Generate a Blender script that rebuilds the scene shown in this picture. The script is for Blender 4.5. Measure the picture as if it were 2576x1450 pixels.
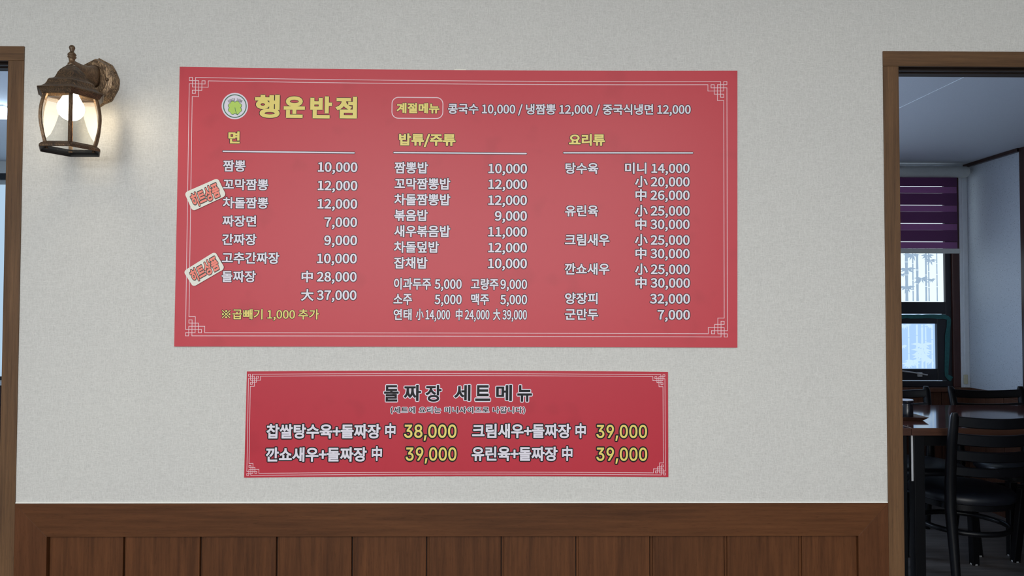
import bpy, bmesh, math, random
from mathutils import Vector, Matrix
from mathutils.geometry import tessellate_polygon
PI = math.pi
random.seed(7)
scene = bpy.context.scene
COL = scene.collection
for o in list(bpy.data.objects):
    bpy.data.objects.remove(o)

# ------------------------------------------------------------------ camera
F_PX = 1840.0
YAW, PITCH, ROLL = 0.010374, 0.026999, 0.002019
CAM = Vector((0.0, 0.0, 1.3))
_cy, _sy, _cp, _sp, _cr, _sr = (math.cos(YAW), math.sin(YAW), math.cos(PITCH), math.sin(PITCH), math.cos(ROLL), math.sin(ROLL))
FWD = Vector((_sy * _cp, _cy * _cp, _sp))
_r0 = Vector((_cy, -_sy, 0.0))
_u0 = _r0.cross(FWD)
RIGHT = _cr * _r0 + _sr * _u0
UP = -_sr * _r0 + _cr * _u0
cam_data = bpy.data.cameras.new('camera')
cam_data.sensor_width = 36.0
cam_data.lens = 36.0 * F_PX / 2576.0
cam_data.clip_start = 0.02
cam = bpy.data.objects.new('camera', cam_data)
COL.objects.link(cam)
m = Matrix((RIGHT, UP, -FWD)).transposed().to_4x4()
m.translation = CAM
cam.matrix_world = m
scene.camera = cam

# ------------------------------------------------------------------ world, lights, exposure
scene.view_settings.view_transform = 'Standard'
scene.view_settings.look = 'None'
scene.view_settings.gamma = 1.0
scene.view_settings.use_curve_mapping = False
scene.view_settings.exposure = 0.0
scene.cycles.max_bounces = 8
scene.cycles.diffuse_bounces = 4
scene.cycles.sample_clamp_indirect = 6.0
world = bpy.data.worlds.new('world')
scene.world = world
world.use_nodes = True
world.node_tree.nodes['Background'].inputs[0].default_value = (0.55, 0.75, 1.0, 1)
world.node_tree.nodes['Background'].inputs[1].default_value = 1.0

def area_light(name, loc, size, power, color, rot=(0, 0, 0)):
    l = bpy.data.lights.new(name, 'AREA')
    l.shape = 'RECTANGLE'; l.size, l.size_y = size
    l.energy = power; l.color = color
    o = bpy.data.objects.new(name, l); COL.objects.link(o)
    o.location = loc; o.rotation_euler = rot
    return o
# ceiling panels of the front room (behind and above the photographer)
area_light('ceiling_light', (-0.85, -1.0, 2.385), (1.2, 1.6), 34, (1.0, 0.985, 0.95))
area_light('ceiling_light', (0.85, -1.0, 2.385), (1.2, 1.6), 34, (1.0, 0.985, 0.95))
# unseen daylight fill added at the wall behind the photographer
area_light('back_daylight_fill', (-0.6, -2.93, 1.75), (4.4, 1.15), 88, (0.95, 0.985, 1.0), (PI / 2, 0, 0))

# ------------------------------------------------------------------ helpers
def P(px, py, Y):
    """the point of the vertical plane at depth Y that is seen at a pixel of the photograph"""
    d = FWD * F_PX + RIGHT * (px - 1288.0) - UP * (py - 725.0)
    t = (Y - CAM.y) / d.y
    return CAM + d * t

def mesh_obj(name, verts, faces, mats, parent=None, loc=None, fmat=None, smooth=False, kind=None, local=False):
    me = bpy.data.meshes.new(name)
    off = Vector((0, 0, 0))
    if not local:
        if parent is not None:
            p = parent
            while p is not None:
                off += Vector(p.location); p = p.parent
        elif loc is not None:
            off = Vector(loc)
    me.from_pydata([tuple(Vector(v) - off) for v in verts], [], faces)
    if not isinstance(mats, (list, tuple)): mats = [mats]
    for mm in mats: me.materials.append(mm)
    if fmat:
        me.polygons.foreach_set('material_index', fmat)
    if smooth:
        me.polygons.foreach_set('use_smooth', [True] * len(me.polygons))
    me.update()
    o = bpy.data.objects.new(name, me)
    COL.objects.link(o)
    if parent is not None: o.parent = parent
    elif loc is not None: o.location = loc
    if kind: o['kind'] = kind
    return o

def empty(name, loc, rz=0.0):
    o = bpy.data.objects.new(name, None); COL.objects.link(o)
    o.location = loc; o.rotation_euler = (0, 0, rz)
    return o

def tag(o, label=None, cat=None, group=None, kind=None):
    if label: o['label'] = label
    if cat: o['category'] = cat
    if group: o['group'] = group
    if kind: o['kind'] = kind
    return o

class MB:
    """collects shapes of one mesh"""
    def __init__(s): s.v = []; s.f = []; s.m = []
    def add(s, v, f, mi=0):
        b = len(s.v); s.v += [Vector(p) for p in v]
        s.f += [tuple(i + b for i in q) for q in f]; s.m += [mi] * len(f)
    def box(s, x0, x1, y0, y1, z0, z1, mi=0):
        v = [(x0, y0, z0), (x1, y0, z0), (x1, y1, z0), (x0, y1, z0), (x0, y0, z1), (x1, y0, z1), (x1, y1, z1), (x0, y1, z1)]
        s.add(v, [(0, 3, 2, 1), (4, 5, 6, 7), (0, 1, 5, 4), (1, 2, 6, 5), (2, 3, 7, 6), (3, 0, 4, 7)], mi)
    def bbox(s, x0, x1, y0, y1, z0, z1, b=0.002, mi=0):
        """box with bevelled edges"""
        bm = bmesh.new()
        bmesh.ops.create_cube(bm, size=1)
        for v in bm.verts:
            v.co = Vector(((x0 + x1) / 2 + v.co.x * (x1 - x0), (y0 + y1) / 2 + v.co.y * (y1 - y0), (z0 + z1) / 2 + v.co.z * (z1 - z0)))
        bmesh.ops.bevel(bm, geom=bm.edges[:], offset=b, segments=2, affect='EDGES', profile=0.5)
        bm.verts.index_update()
        s.add([v.co.copy() for v in bm.verts], [tuple(v.index for v in f.verts) for f in bm.faces], mi)
        bm.free()
    def quad(s, a, b, c, d, mi=0): s.add([a, b, c, d], [(0, 1, 2, 3)], mi)
    def loft(s, rings, mi=0, cap=True, closed=True):
        n = len(rings[0]); v = [p for r in rings for p in r]; f = []
        for k in range(len(rings) - 1):
            for i in range(n if closed else n - 1):
                j = (i + 1) % n
                f.append((k * n + i, k * n + j, (k + 1) * n + j, (k + 1) * n + i))
        if cap:
            f.append(tuple(range(n - 1, -1, -1))); f.append(tuple((len(rings) - 1) * n + i for i in range(n)))
        s.add(v, f, mi)
    def lathe(s, prof, c, n=24, ph=0.0, mi=0, cap=True, squash=1.0):
        s.loft([[(c[0] + r * math.cos(ph + 2 * PI * i / n), c[1] + r * squash * math.sin(ph + 2 * PI * i / n), z) for i in range(n)] for r, z in prof], mi, cap)
    def tube(s, pts, rad, n=8, mi=0, closed=False, flat=1.0):
        pts = [Vector(p) for p in pts]; rings = []
        N = len(pts)
        for i, p in enumerate(pts):
            a = pts[(i - 1) % N] if (closed or i) else p
            b = pts[(i + 1) % N] if (closed or i < N - 1) else p
            t = (b - a).normalized()
            ref = Vector((0, 0, 1)) if abs(t.z) < 0.9 else Vector((1, 0, 0))
            x = t.cross(ref).normalized(); y = x.cross(t)
            r = rad[i] if isinstance(rad, (list, tuple)) else rad
            rings.append([p + r * (math.cos(2 * PI * k / n) * x + flat * math.sin(2 * PI * k / n) * y) for k in range(n)])
        if closed: rings.append(rings[0])
        s.loft(rings, mi, cap=not closed)
    def build(s, name, mats, parent=None, loc=None, smooth=False, local=False, kind=None):
        return mesh_obj(name, s.v, s.f, mats, parent, loc, s.m, smooth, kind, local)

def smooth_angle(o, ang=35):
    me = o.data
    me.polygons.foreach_set('use_smooth', [True] * len(me.polygons))
    bm = bmesh.new(); bm.from_mesh(me)
    for e in bm.edges:
        if len(e.link_faces) == 2 and e.calc_face_angle(0) > math.radians(ang): e.smooth = False
    bm.to_mesh(me); bm.free()
    return o

# ------------------------------------------------------------------ materials
def lin(c):
    return tuple((x / 255 / 12.92) if x / 255 <= 0.04045 else ((x / 255 + 0.055) / 1.055) ** 2.4 for x in c)
def new_mat(name):
    mt = bpy.data.materials.new(name); mt.use_nodes = True
    nt = mt.node_tree; b = nt.nodes['Principled BSDF']
    return mt, nt, b
def N(nt, t, **kw):
    n = nt.nodes.new(t)
    for k, v in kw.items(): setattr(n, k, v)
    return n
def noise(nt, scale, vec_scale=(1, 1, 1), detail=4, rough=0.6, loc=(0, 0, 0), rot=(0, 0, 0), dist=0.0):
    tc = N(nt, 'ShaderNodeTexCoord'); mp = N(nt, 'ShaderNodeMapping')
    mp.inputs['Scale'].default_value = vec_scale; mp.inputs['Location'].default_value = loc; mp.inputs['Rotation'].default_value = rot
    nz = N(nt, 'ShaderNodeTexNoise'); nz.inputs['Scale'].default_value = scale
    nz.inputs['Detail'].default_value = detail; nz.inputs['Roughness'].default_value = rough; nz.inputs['Distortion'].default_value = dist
    nt.links.new(tc.outputs['Object'], mp.inputs['Vector']); nt.links.new(mp.outputs['Vector'], nz.inputs['Vector'])
    return nz.outputs['Fac']
def ramp(nt, fac, stops):
    r = N(nt, 'ShaderNodeValToRGB')
    el = r.color_ramp.elements
    while len(el) < len(stops): el.new(0.5)
    for e, (p, c) in zip(el, stops):
        e.position = p; e.color = (*c, 1) if len(c) == 3 else c
    nt.links.new(fac, r.inputs['Fac'])
    return r.outputs['Color']
def mathn(nt, op, a, b=None, clamp=False):
    n = N(nt, 'ShaderNodeMath', operation=op); n.use_clamp = clamp
    for i, v in enumerate((a, b)):
        if v is None: continue
        if isinstance(v, (int, float)): n.inputs[i].default_value = v
        else: nt.links.new(v, n.inputs[i])
    return n.outputs[0]
def bump(nt, b, h, strength=0.3, dist=0.001):
    n = N(nt, 'ShaderNodeBump'); n.inputs['Strength'].default_value = strength; n.inputs['Distance'].default_value = dist
    nt.links.new(h, n.inputs['Height']); nt.links.new(n.outputs['Normal'], b.inputs['Normal'])
def mix(nt, fac, a, b, mode='MIX'):
    n = N(nt, 'ShaderNodeMix', data_type='RGBA', blend_type=mode)
    for i, v in ((0, fac), (6, a), (7, b)):
        if isinstance(v, (int, float)): n.inputs[i].default_value = v
        elif isinstance(v, tuple): n.inputs[i].default_value = (*v, 1)
        else: nt.links.new(v, n.inputs[i])
    return n.outputs[2]
def flat_mat(name, col, rough=0.5, metal=0.0, var=0.04, spec=0.5, scale=40):
    mt, nt, b = new_mat(name)
    f = noise(nt, scale)
    c = ramp(nt, f, [(0.3, tuple(x * (1 - var) for x in col)), (0.7, tuple(min(1, x * (1 + var)) for x in col))])
    nt.links.new(c, b.inputs['Base Color'])
    b.inputs['Roughness'].default_value = rough; b.inputs['Metallic'].default_value = metal
    b.inputs['Specular IOR Level'].default_value = spec
    return mt
def wood_mat(name, dark, light, axis='Z', rough=0.45, fine=1.0, contrast=1.0, spec=0.4, seed=0.0, bstr=0.15):
    """grain runs along the given axis"""
    mt, nt, b = new_mat(name)
    def sc(along, across): return {'Z': (across, across, along), 'X': (along, across, across), 'Y': (across, along, across)}[axis]
    a = noise(nt, 1.0, sc(6, 260 * fine), 5, 0.65, (seed, seed, seed))
    g = noise(nt, 1.0, sc(2.0, 34), 4, 0.6, (seed + 3, seed, seed), dist=0.6)
    p = noise(nt, 1.0, sc(45, 900), 2, 0.6, (seed, seed + 5, seed))
    s = mathn(nt, 'ADD', mathn(nt, 'MULTIPLY', a, 0.45), mathn(nt, 'MULTIPLY', g, 0.55))
    lo, hi = 0.5 - 0.16 / contrast, 0.5 + 0.16 / contrast
    c = ramp(nt, s, [(lo, dark), (hi, light)])
    pores = ramp(nt, p, [(0.30, (0.55, 0.5, 0.45)), (0.42, (1, 1, 1))])
    c = mix(nt, 0.6, c, pores, 'MULTIPLY')
    nt.links.new(c, b.inputs['Base Color'])
    b.inputs['Roughness'].default_value = rough; b.inputs['Specular IOR Level'].default_value = spec
    bump(nt, b, a, bstr, 0.0006)
    return mt
def wallpaper_mat(name, col):
    mt, nt, b = new_mat(name)
    h1 = noise(nt, 1.0, (130, 130, 1200), 2, 0.6)
    v1 = noise(nt, 1.0, (1200, 130, 130), 2, 0.6, (7, 3, 1))
    h2 = noise(nt, 1.0, (60, 60, 800), 2, 0.6, (2, 9, 4))
    v2 = noise(nt, 1.0, (800, 60, 60), 2, 0.6, (5, 1, 8))
    w = mathn(nt, 'MAXIMUM', h1, v1)
    w2 = mathn(nt, 'MAXIMUM', h2, v2)
    s = mathn(nt, 'ADD', mathn(nt, 'MULTIPLY', w, 0.6), mathn(nt, 'MULTIPLY', w2, 0.4))
    c = ramp(nt, s, [(0.45, tuple(x * 0.84 for x in col)), (0.57, col), (0.70, tuple(min(1, x * 1.14) for x in col))])
    big = noise(nt, 2.2, (1, 1, 1), 3, 0.5)
    c = mix(nt, 1.0, c, ramp(nt, big, [(0.3, (0.965, 0.965, 0.975)), (0.7, (1, 1, 1))]), 'MULTIPLY')
    nt.links.new(c, b.inputs['Base Color'])
    b.inputs['Roughness'].default_value = 0.62; b.inputs['Specular IOR Level'].default_value = 0.25
    bump(nt, b, s, 0.30, 0.0008)
    return mt
def emit_mat(name, col, strength):
    mt = bpy.data.materials.new(name); mt.use_nodes = True
    nt = mt.node_tree; nt.nodes.clear()
    e = N(nt, 'ShaderNodeEmission'); e.inputs[0].default_value = (*col, 1); e.inputs[1].default_value = strength
    o = N(nt, 'ShaderNodeOutputMaterial'); nt.links.new(e.outputs[0], o.inputs[0])
    return mt
def glass_mat(name, tint=(0.97, 0.98, 0.97)):
    mt = bpy.data.materials.new(name); mt.use_nodes = True
    nt = mt.node_tree; nt.nodes.clear()
    t = N(nt, 'ShaderNodeBsdfTransparent'); t.inputs[0].default_value = (*tint, 1)
    g = N(nt, 'ShaderNodeBsdfGlossy'); g.inputs['Roughness'].default_value = 0.04
    fr = N(nt, 'ShaderNodeFresnel'); fr.inputs[0].default_value = 1.5
    m_ = N(nt, 'ShaderNodeMixShader'); o = N(nt, 'ShaderNodeOutputMaterial')
    nt.links.new(fr.outputs[0], m_.inputs[0]); nt.links.new(t.outputs[0], m_.inputs[1]); nt.links.new(g.outputs[0], m_.inputs[2])
    nt.links.new(m_.outputs[0], o.inputs[0])
    return mt
def bronze_mat(name, ang=0.6, lo=0.45, hi=0.66, gold=(0.52, 0.33, 0.17)):
    """dark bronze with brushed gold strokes along a slanting direction"""
    mt, nt, b = new_mat(name)
    tc = N(nt, 'ShaderNodeTexCoord'); m1 = N(nt, 'ShaderNodeMapping'); m2 = N(nt, 'ShaderNodeMapping')
    m1.inputs['Rotation'].default_value = (0, ang, 0)
    m2.inputs['Scale'].default_value = (900, 900, 60)
    nz = N(nt, 'ShaderNodeTexNoise'); nz.inputs['Scale'].default_value = 1.0; nz.inputs['Detail'].default_value = 3; nz.inputs['Roughness'].default_value = 0.6
    nt.links.new(tc.outputs['Object'], m1.inputs['Vector']); nt.links.new(m1.outputs['Vector'], m2.inputs['Vector']); nt.links.new(m2.outputs['Vector'], nz.inputs['Vector'])
    a = nz.outputs['Fac']
    g = noise(nt, 55, detail=3)
    s = mathn(nt, 'ADD', mathn(nt, 'MULTIPLY', a, 0.72), mathn(nt, 'MULTIPLY', g, 0.28))
    c = ramp(nt, s, [(lo, (0.040, 0.027, 0.018)), ((lo + hi) / 2, (0.17, 0.105, 0.058)), (hi, gold)])
    nt.links.new(c, b.inputs['Base Color'])
    mt_ = ramp(nt, s, [(lo, (0.3,) * 3), (hi, (0.75,) * 3)])
    nt.links.new(mt_, b.inputs['Metallic'])
    b.inputs['Roughness'].default_value = 0.42
    bump(nt, b, s, 0.2, 0.0004)
    return mt
def sparkle_mat(name):
    mt, nt, b = new_mat(name)
    tc = N(nt, 'ShaderNodeTexCoord')
    vo = N(nt, 'ShaderNodeTexVoronoi'); vo.inputs['Scale'].default_value = 150
    nt.links.new(tc.outputs['Object'], vo.inputs['Vector'])
    near = mathn(nt, 'LESS_THAN', vo.outputs['Distance'], 0.31)
    sep = N(nt, 'ShaderNodeSeparateColor'); nt.links.new(vo.outputs['Color'], sep.inputs[0])
    pick = mathn(nt, 'GREATER_THAN', sep.outputs[0], 0.62)
    spark = mathn(nt, 'MULTIPLY', near, pick)
    pd = mathn(nt, 'MULTIPLY', near, mathn(nt, 'LESS_THAN', sep.outputs[1], 0.18))
    f = noise(nt, 420, detail=3)
    c = ramp(nt, f, [(0.3, (0.40, 0.44, 0.49)), (0.7, (0.54, 0.58, 0.63))])
    c = mix(nt, pd, c, (0.25, 0.27, 0.31))
    c = mix(nt, spark, c, (1.0, 1.0, 1.0))
    nt.links.new(c, b.inputs['Base Color'])
    ro = ramp(nt, spark, [(0, (0.55,) * 3), (1, (0.2,) * 3)]); nt.links.new(ro, b.inputs['Roughness'])
    bump(nt, b, f, 0.5, 0.001)
    return mt

M = {}
M['wallpaper'] = wallpaper_mat('wallpaper', (0.64, 0.64, 0.62))
M['plain_wall'] = flat_mat('plain_wall', (0.62, 0.61, 0.58), 0.8)
M['casing_v'] = wood_mat('casing_wood', (0.072, 0.034, 0.013), (0.165, 0.086, 0.037), 'Z', 0.5, 1.0, 1.0)
M['casing_h'] = wood_mat('casing_wood_head', (0.072, 0.034, 0.013), (0.165, 0.086, 0.037), 'X', 0.5, 1.0, 1.0, seed=4)
M['rail'] = wood_mat('wainscot_rail_wood', (0.062, 0.0220, 0.0075), (0.130, 0.049, 0.0175), 'X', 0.45, 0.5, 0.9, spec=0.22, seed=2)
M['stile'] = wood_mat('wainscot_stile_wood', (0.062, 0.0220, 0.0080), (0.124, 0.046, 0.0175), 'Z', 0.45, 0.5, 0.8, spec=0.22, seed=6)
PLANK = [wood_mat('plank_wood', (0.049 * k, 0.0175 * k, 0.0064 * k), (0.136 * k, 0.051 * k, 0.0185 * k), 'Z', 0.45, 0.45, 0.9, spec=0.22, seed=s) for k, s in ((1, 1), (1.06, 11), (0.95, 23))]
M['groove'] = flat_mat('groove_dark', (0.03, 0.014, 0.009), 0.7)
M['track'] = wood_mat('track_dark_wood', (0.02, 0.013, 0.011), (0.075, 0.055, 0.048), 'X', 0.5, 1.0, seed=8)
M['front_floor'] = flat_mat('front_floor', (0.18, 0.15, 0.13), 0.4)
M['ceiling'] = flat_mat('ceiling_paper', (0.70, 0.70, 0.68), 0.9)
M['dining_ceiling'] = flat_mat('dining_ceiling_paper', (0.62, 0.66, 0.72), 0.55, scale=200)
M['floor'] = wood_mat('dining_floor', (0.065, 0.060, 0.058), (0.20, 0.18, 0.17), 'X', 0.4, 0.25, 0.8)
M['sparkle'] = sparkle_mat('sparkle_wallpaper')
M['dark_wood'] = wood_mat('dark_trim_wood', (0.020, 0.009, 0.007), (0.055, 0.024, 0.018), 'Z', 0.35)
M['brown_panel'] = wood_mat('dining_wainscot_wood', (0.055, 0.022, 0.012), (0.12, 0.05, 0.028), 'Z', 0.4, 0.5)
M['black_frame'] = flat_mat('black_window_frame', (0.012, 0.012, 0.016), 0.4)
M['white_trim'] = flat_mat('white_trim', (0.62, 0.66, 0.70), 0.45)
M['grey_plastic'] = flat_mat('grey_plastic', (0.52, 0.54, 0.52), 0.5)
M['teal_tape'] = flat_mat('teal_tape', (0.012, 0.10, 0.10), 0.45, var=0.25, scale=60)
M['tan_pad'] = flat_mat('tan_pad', (0.50, 0.47, 0.33), 0.7)
M['steel'] = flat_mat('steel', (0.45, 0.46, 0.47), 0.4, 0.3)
M['pane_upper'] = emit_mat('daylit_frosted_pane', (0.78, 0.91, 1.0), 1.15)
M['pane_lower'] = emit_mat('daylit_film_pane', (0.40, 0.61, 0.93), 1.10)
M['pane_left'] = emit_mat('daylit_left_pane', (0.50, 0.70, 0.90), 0.90)
def translucent(name, col, emis_like, trans=0.5):
    mt = bpy.data.materials.new(name); mt.use_nodes = True
    nt = mt.node_tree; nt.nodes.clear()
    d = N(nt, 'ShaderNodeBsdfDiffuse'); d.inputs[0].default_value = (*col, 1)
    t = N(nt, 'ShaderNodeBsdfTranslucent'); t.inputs[0].default_value = (*emis_like, 1)
    mx = N(nt, 'ShaderNodeMixShader'); mx.inputs[0].default_value = trans
    o = N(nt, 'ShaderNodeOutputMaterial')
    nt.links.new(d.outputs[0], mx.inputs[1]); nt.links.new(t.outputs[0], mx.inputs[2]); nt.links.new(mx.outputs[0], o.inputs[0])
    return mt
M['film_dark'] = emit_mat('daylit_grey_bamboo_print', (0.36, 0.50, 0.66), 0.95)
M['film_light'] = emit_mat('daylit_pale_bamboo_print', (0.58, 0.78, 0.98), 1.10)
M['blind_dark'] = translucent('blind_purple', (0.17, 0.085, 0.17), (0.21, 0.09, 0.21), 0.5)
M['blind_light'] = translucent('blind_purple_sheer', (0.34, 0.18, 0.34), (0.44, 0.22, 0.44), 0.5)
M['chair_wood'] = flat_mat('black_lacquered_wood', (0.0045, 0.0045, 0.0055), 0.33, var=0.2, spec=0.3)
M['vinyl'] = flat_mat('black_vinyl', (0.007, 0.008, 0.012), 0.38, var=0.15, spec=0.45)
M['foot_cap'] = flat_mat('pale_foot_cap', (0.45, 0.46, 0.47), 0.6)
M['table_top'] = wood_mat('table_top_wood', (0.060, 0.022, 0.018), (0.115, 0.046, 0.036), 'X', 0.08, 0.4, 0.8, spec=1.0, bstr=0.0)
M['table_edge'] = wood_mat('table_edge_wood', (0.085, 0.034, 0.020), (0.15, 0.066, 0.038), 'X', 0.4, 0.4)
M['black_metal'] = flat_mat('black_powder_coat', (0.005, 0.005, 0.006), 0.5, spec=0.25)
M['paper'] = flat_mat('white_strip', (0.75, 0.74, 0.72), 0.6)
M['jar'] = flat_mat('black_jar', (0.010, 0.010, 0.014), 0.18)
M['jar_lid'] = flat_mat('pale_lid', (0.62, 0.66, 0.74), 0.3)
M['tray'] = wood_mat('tray_wood', (0.05, 0.022, 0.014), (0.11, 0.05, 0.032), 'X', 0.4)
M['bronze'] = bronze_mat('brushed_bronze', 0.6, 0.44, 0.72, (0.46, 0.30, 0.16))
M['bronze_plate'] = bronze_mat('brushed_gold_bronze', 0.08, 0.38, 0.62, (0.62, 0.44, 0.27))
M['bronze_soft'] = bronze_mat('soft_bronze', 0.1, 0.36, 0.74, (0.46, 0.30, 0.18))
M['black_iron'] = flat_mat('black_inside', (0.012, 0.012, 0.012), 0.5)
M['glass'] = glass_mat('clear_glass')
M['bulb'] = emit_mat('lit_bulb', (1.0, 0.83, 0.60), 22.0)
M['socket'] = flat_mat('socket_ceramic', (0.6, 0.58, 0.52), 0.5)
def board_mat(name, col, rough):
    mt, nt, b = new_mat(name)
    f = noise(nt, 9, detail=2)
    c = ramp(nt, f, [(0.32, tuple(x * 0.93 for x in col)), (0.42, col), (1, col)])
    nt.links.new(c, b.inputs['Base Color']); b.inputs['Roughness'].default_value = rough
    b.inputs['Specular IOR Level'].default_value = 0.35
    return mt
M['board_red'] = board_mat('main_board_red', (0.55, 0.052, 0.072), 0.38)
M['set_red'] = board_mat('set_board_red', (0.49, 0.028, 0.050), 0.40)
M['board_edge'] = flat_mat('foam_edge', (0.72, 0.66, 0.58), 0.7)
M['ink_white'] = flat_mat('print_white', (0.74, 0.71, 0.81), 0.35, var=0.01)
M['ink_pink'] = flat_mat('print_pale_pink', (0.80, 0.58, 0.64), 0.35, var=0.01)
M['ink_dark'] = flat_mat('print_dark_plum', (0.030, 0.012, 0.020), 0.45, var=0.02, spec=0.25)
M['ink_black'] = flat_mat('print_black', (0.008, 0.007, 0.010), 0.45, var=0.02, spec=0.25)
M['ink_yellow'] = flat_mat('print_yellow', (0.80, 0.66, 0.16), 0.35, var=0.01)
M['ink_green'] = flat_mat('print_green', (0.030, 0.14, 0.075), 0.35, var=0.02)
M['ink_lime'] = flat_mat('print_lime', (0.45, 0.66, 0.10), 0.35, var=0.02)
M['ink_salmon'] = flat_mat('print_salmon', (0.92, 0.22, 0.16), 0.35, var=0.01)
M['badge_white'] = flat_mat('badge_white', (0.80, 0.80, 0.72), 0.4, var=0.01)
M['brown_ink_and_shade'] = flat_mat('dark_brown_print_and_shade', (0.045, 0.025, 0.020), 0.35, var=0.02)

# ------------------------------------------------------------------ the setting
WY = 1.84              # face of the papered wall
WB = 1.922             # back of that wall
ZD = 1.9075            # underside of the door heads
FY = 1.837             # front of the casings
def X_at(px, py, Y): return P(px, py, Y).x
def Z_at(px, py, Y): return P(px, py, Y).z
XL0, XL1 = X_at(0, 500, FY) - 0.026, X_at(53, 500, FY)     # left casing post
XL0 = X_at(13, 500, FY)
XR0, XR1 = X_at(2224.5, 400, FY), X_at(2263.5, 400, FY)      # right casing post
ZW = Z_at(1290, 1267.5, 1.836)                          # top of the wainscot
ZTL, ZTR = Z_at(30, 116, FY), Z_at(2400, 129, FY)
ZHL, ZHR = Z_at(10, 152, FY), Z_at(2400, 167, FY)

b = MB()
b.box(XL1 - 0.01, XR0 + 0.01, WY, WB, ZW, 2.40)                  # between the doors
b.box(-3.0, XL1 - 0.01, WY, WB, ZTL - 0.004, 2.40)
b.box(XR0 + 0.01, 3.3, WY, WB, ZTR - 0.004, 2.40)
b.box(XL1 - 0.01, XR0 + 0.01, 1.856, WB, 0, ZW)
b.box(-3.0, -2.15, WY, WB, 0, ZTL)
b.box(1.95, 3.3, WY, WB, 0, ZTR)
b.build('wall_front', M['wallpaper'], kind='structure')
b = MB(); b.box(-3.1, -3.0, -3.0, WB, 0, 2.4); b.build('wall_left', M['wallpaper'], kind='structure')
b = MB(); b.box(3.3, 3.4, -3.0, WB, 0, 2.4); b.build('wall_right', M['wallpaper'], kind='structure')
b = MB(); b.box(-3.1, 3.4, -3.1, -3.0, 0, 2.4); b.build('wall_back', M['wallpaper'], kind='structure')
b = MB(); b.box(-3.1, 3.4, -3.1, WB, 2.4, 2.46); b.build('ceiling', M['ceiling'], kind='structure')
b = MB(); b.box(-4.5, 3.4, -3.1, 5.0, -0.06, 0); fl = b.build('floor', [M['floor']], kind='structure')

# wainscot with its frame and its planks
wz = Z_at(1290, 1350.5, 1.836)
wp = MB(); wp.box(XL1 - 0.001, XR0 + 0.001, 1.8555, 1.8565, 0.0, ZW - 0.02)
wains = wp.build('trim_1', M['groove'], kind='structure')
cb = MB(); cb.bbox(XL1 + 0.0005, XR0 - 0.0005, 1.8375, 1.8402, ZW + 0.0002, ZW + 0.0035, 0.0008); cb.build('caulk_line', flat_mat('white_caulk', (0.85, 0.86, 0.82), 0.5), wains)
xs0, xs1 = X_at(117, 1360, 1.836), X_at(2159.5, 1360, 1.836)
def prism(poly, y0, y1, bev=0.0006):
    """polygon in x,z pushed from y0 (front) to y1"""
    mb = MB(); n = len(poly)
    cx = sum(p[0] for p in poly) / n; cz = sum(p[1] for p in poly) / n
    def shrink(p):
        return (p[0] - math.copysign(bev, p[0] - cx), p[1] - math.copysign(bev, p[1] - cz))
    mb.loft([[(x, y1, z) for x, z in poly], [(x, y0 + bev, z) for x, z in poly], [(shrink(p)[0], y0, shrink(p)[1]) for p in poly]])
    return mb
G = 0.0004
prism([(XL1 + G, ZW), (XR0 - G, ZW), (xs1 + G, wz), (xs0 - G, wz)], 1.836, 1.8555).build('rail', M['rail'], wains)
prism([(XL1 + G, 0.09), (xs0, 0.09), (xs0, wz), (XL1 + G, ZW - G)], 1.8362, 1.8555).build('stile', M['stile'], wains)
prism([(XR0 - G, ZW - G), (xs1, wz), (xs1, 0.09), (XR0 - G, 0.09)], 1.8362, 1.8555).build('stile', M['stile'], wains)
prism([(XL1 + G, 0.0), (XR0 - G, 0.0), (XR0 - G, 0.09), (XL1 + G, 0.09)], 1.834, 1.8555).build('rail', M['rail'], wains)
gx = [117, 309, 502, 694, 884, 1071.5, 1259.5, 1447.6, 1634, 1821.6, 2009.5, 2158.4]
for i in range(11):
    a = X_at(gx[i] + 8.0, 1400, 1.845); c = X_at(gx[i + 1], 1400, 1.845)
    if i == 10: c = xs1
    mb = MB(); mb.bbox(a, c, 1.845, 1.8553, 0.092, wz + 0.003, 0.0012)
    # a shallow bead beside the groove
    mb.bbox(a - 0.0055, a + 0.001, 1.8505, 1.8553, 0.092, wz + 0.003, 0.0008)
    mb.build('plank', PLANK[i % 3], wains)

def door_casing(name, x0, x1, zt, zh, xfar, side):
    """x0..x1 is the post beside the board wall, xfar the other side of the opening"""
    root = MB()
    # header core with its two sliding grooves
    a, c = (x1, xfar) if side > 0 else (xfar, x0)
    for y0, y1, dz in ((1.8455, 1.853, 0.010), (1.853, 1.872, 0.018), (1.872, 1.882, 0.0), (1.882, 1.898, 0.018), (1.898, WB + 0.001, 0.0)):
        root.box(a, c, y0, y1, zh + dz, zt - 0.003)
    r = root.build(name, M['track'], kind='structure')
    pb = MB(); pb.bbox(x0, x1, FY, WB + 0.003, 0.0, zh - 0.0003, 0.0008); pb.build('casing_post', M['casing_v'], r)
    w = abs(x1 - x0)
    q0, q1 = (xfar, xfar + w) if side > 0 else (xfar - w, xfar)
    pb = MB(); pb.bbox(q0, q1, FY, WB + 0.003, 0.0, zh - 0.0003, 0.0008); pb.build('casing_post', M['casing_v'], r)
    h0, h1 = (x0, q1) if side > 0 else (q0, x1)
    pb = MB(); pb.bbox(h0, h1, FY, 1.845, zh, zt, 0.0010); pb.build('casing_head', M['casing_h'], r)
    return r
door_casing('door_1', XL0, XL1, ZTL, ZHL, -2.15, -1)
door_casing('door_2', XR0, XR1, ZTR, ZHR, 1.95, 1)

# dining room behind
DY = 4.9; DX = P(2433, 700, DY).x; DZ = Z_at(2300, 415, DY)
b = MB(); b.box(-4.5, DX + 0.1, WB, 5.0, DZ, DZ + 0.06); dc = b.build('ceiling', M['dining_ceiling'], kind='structure')
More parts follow.
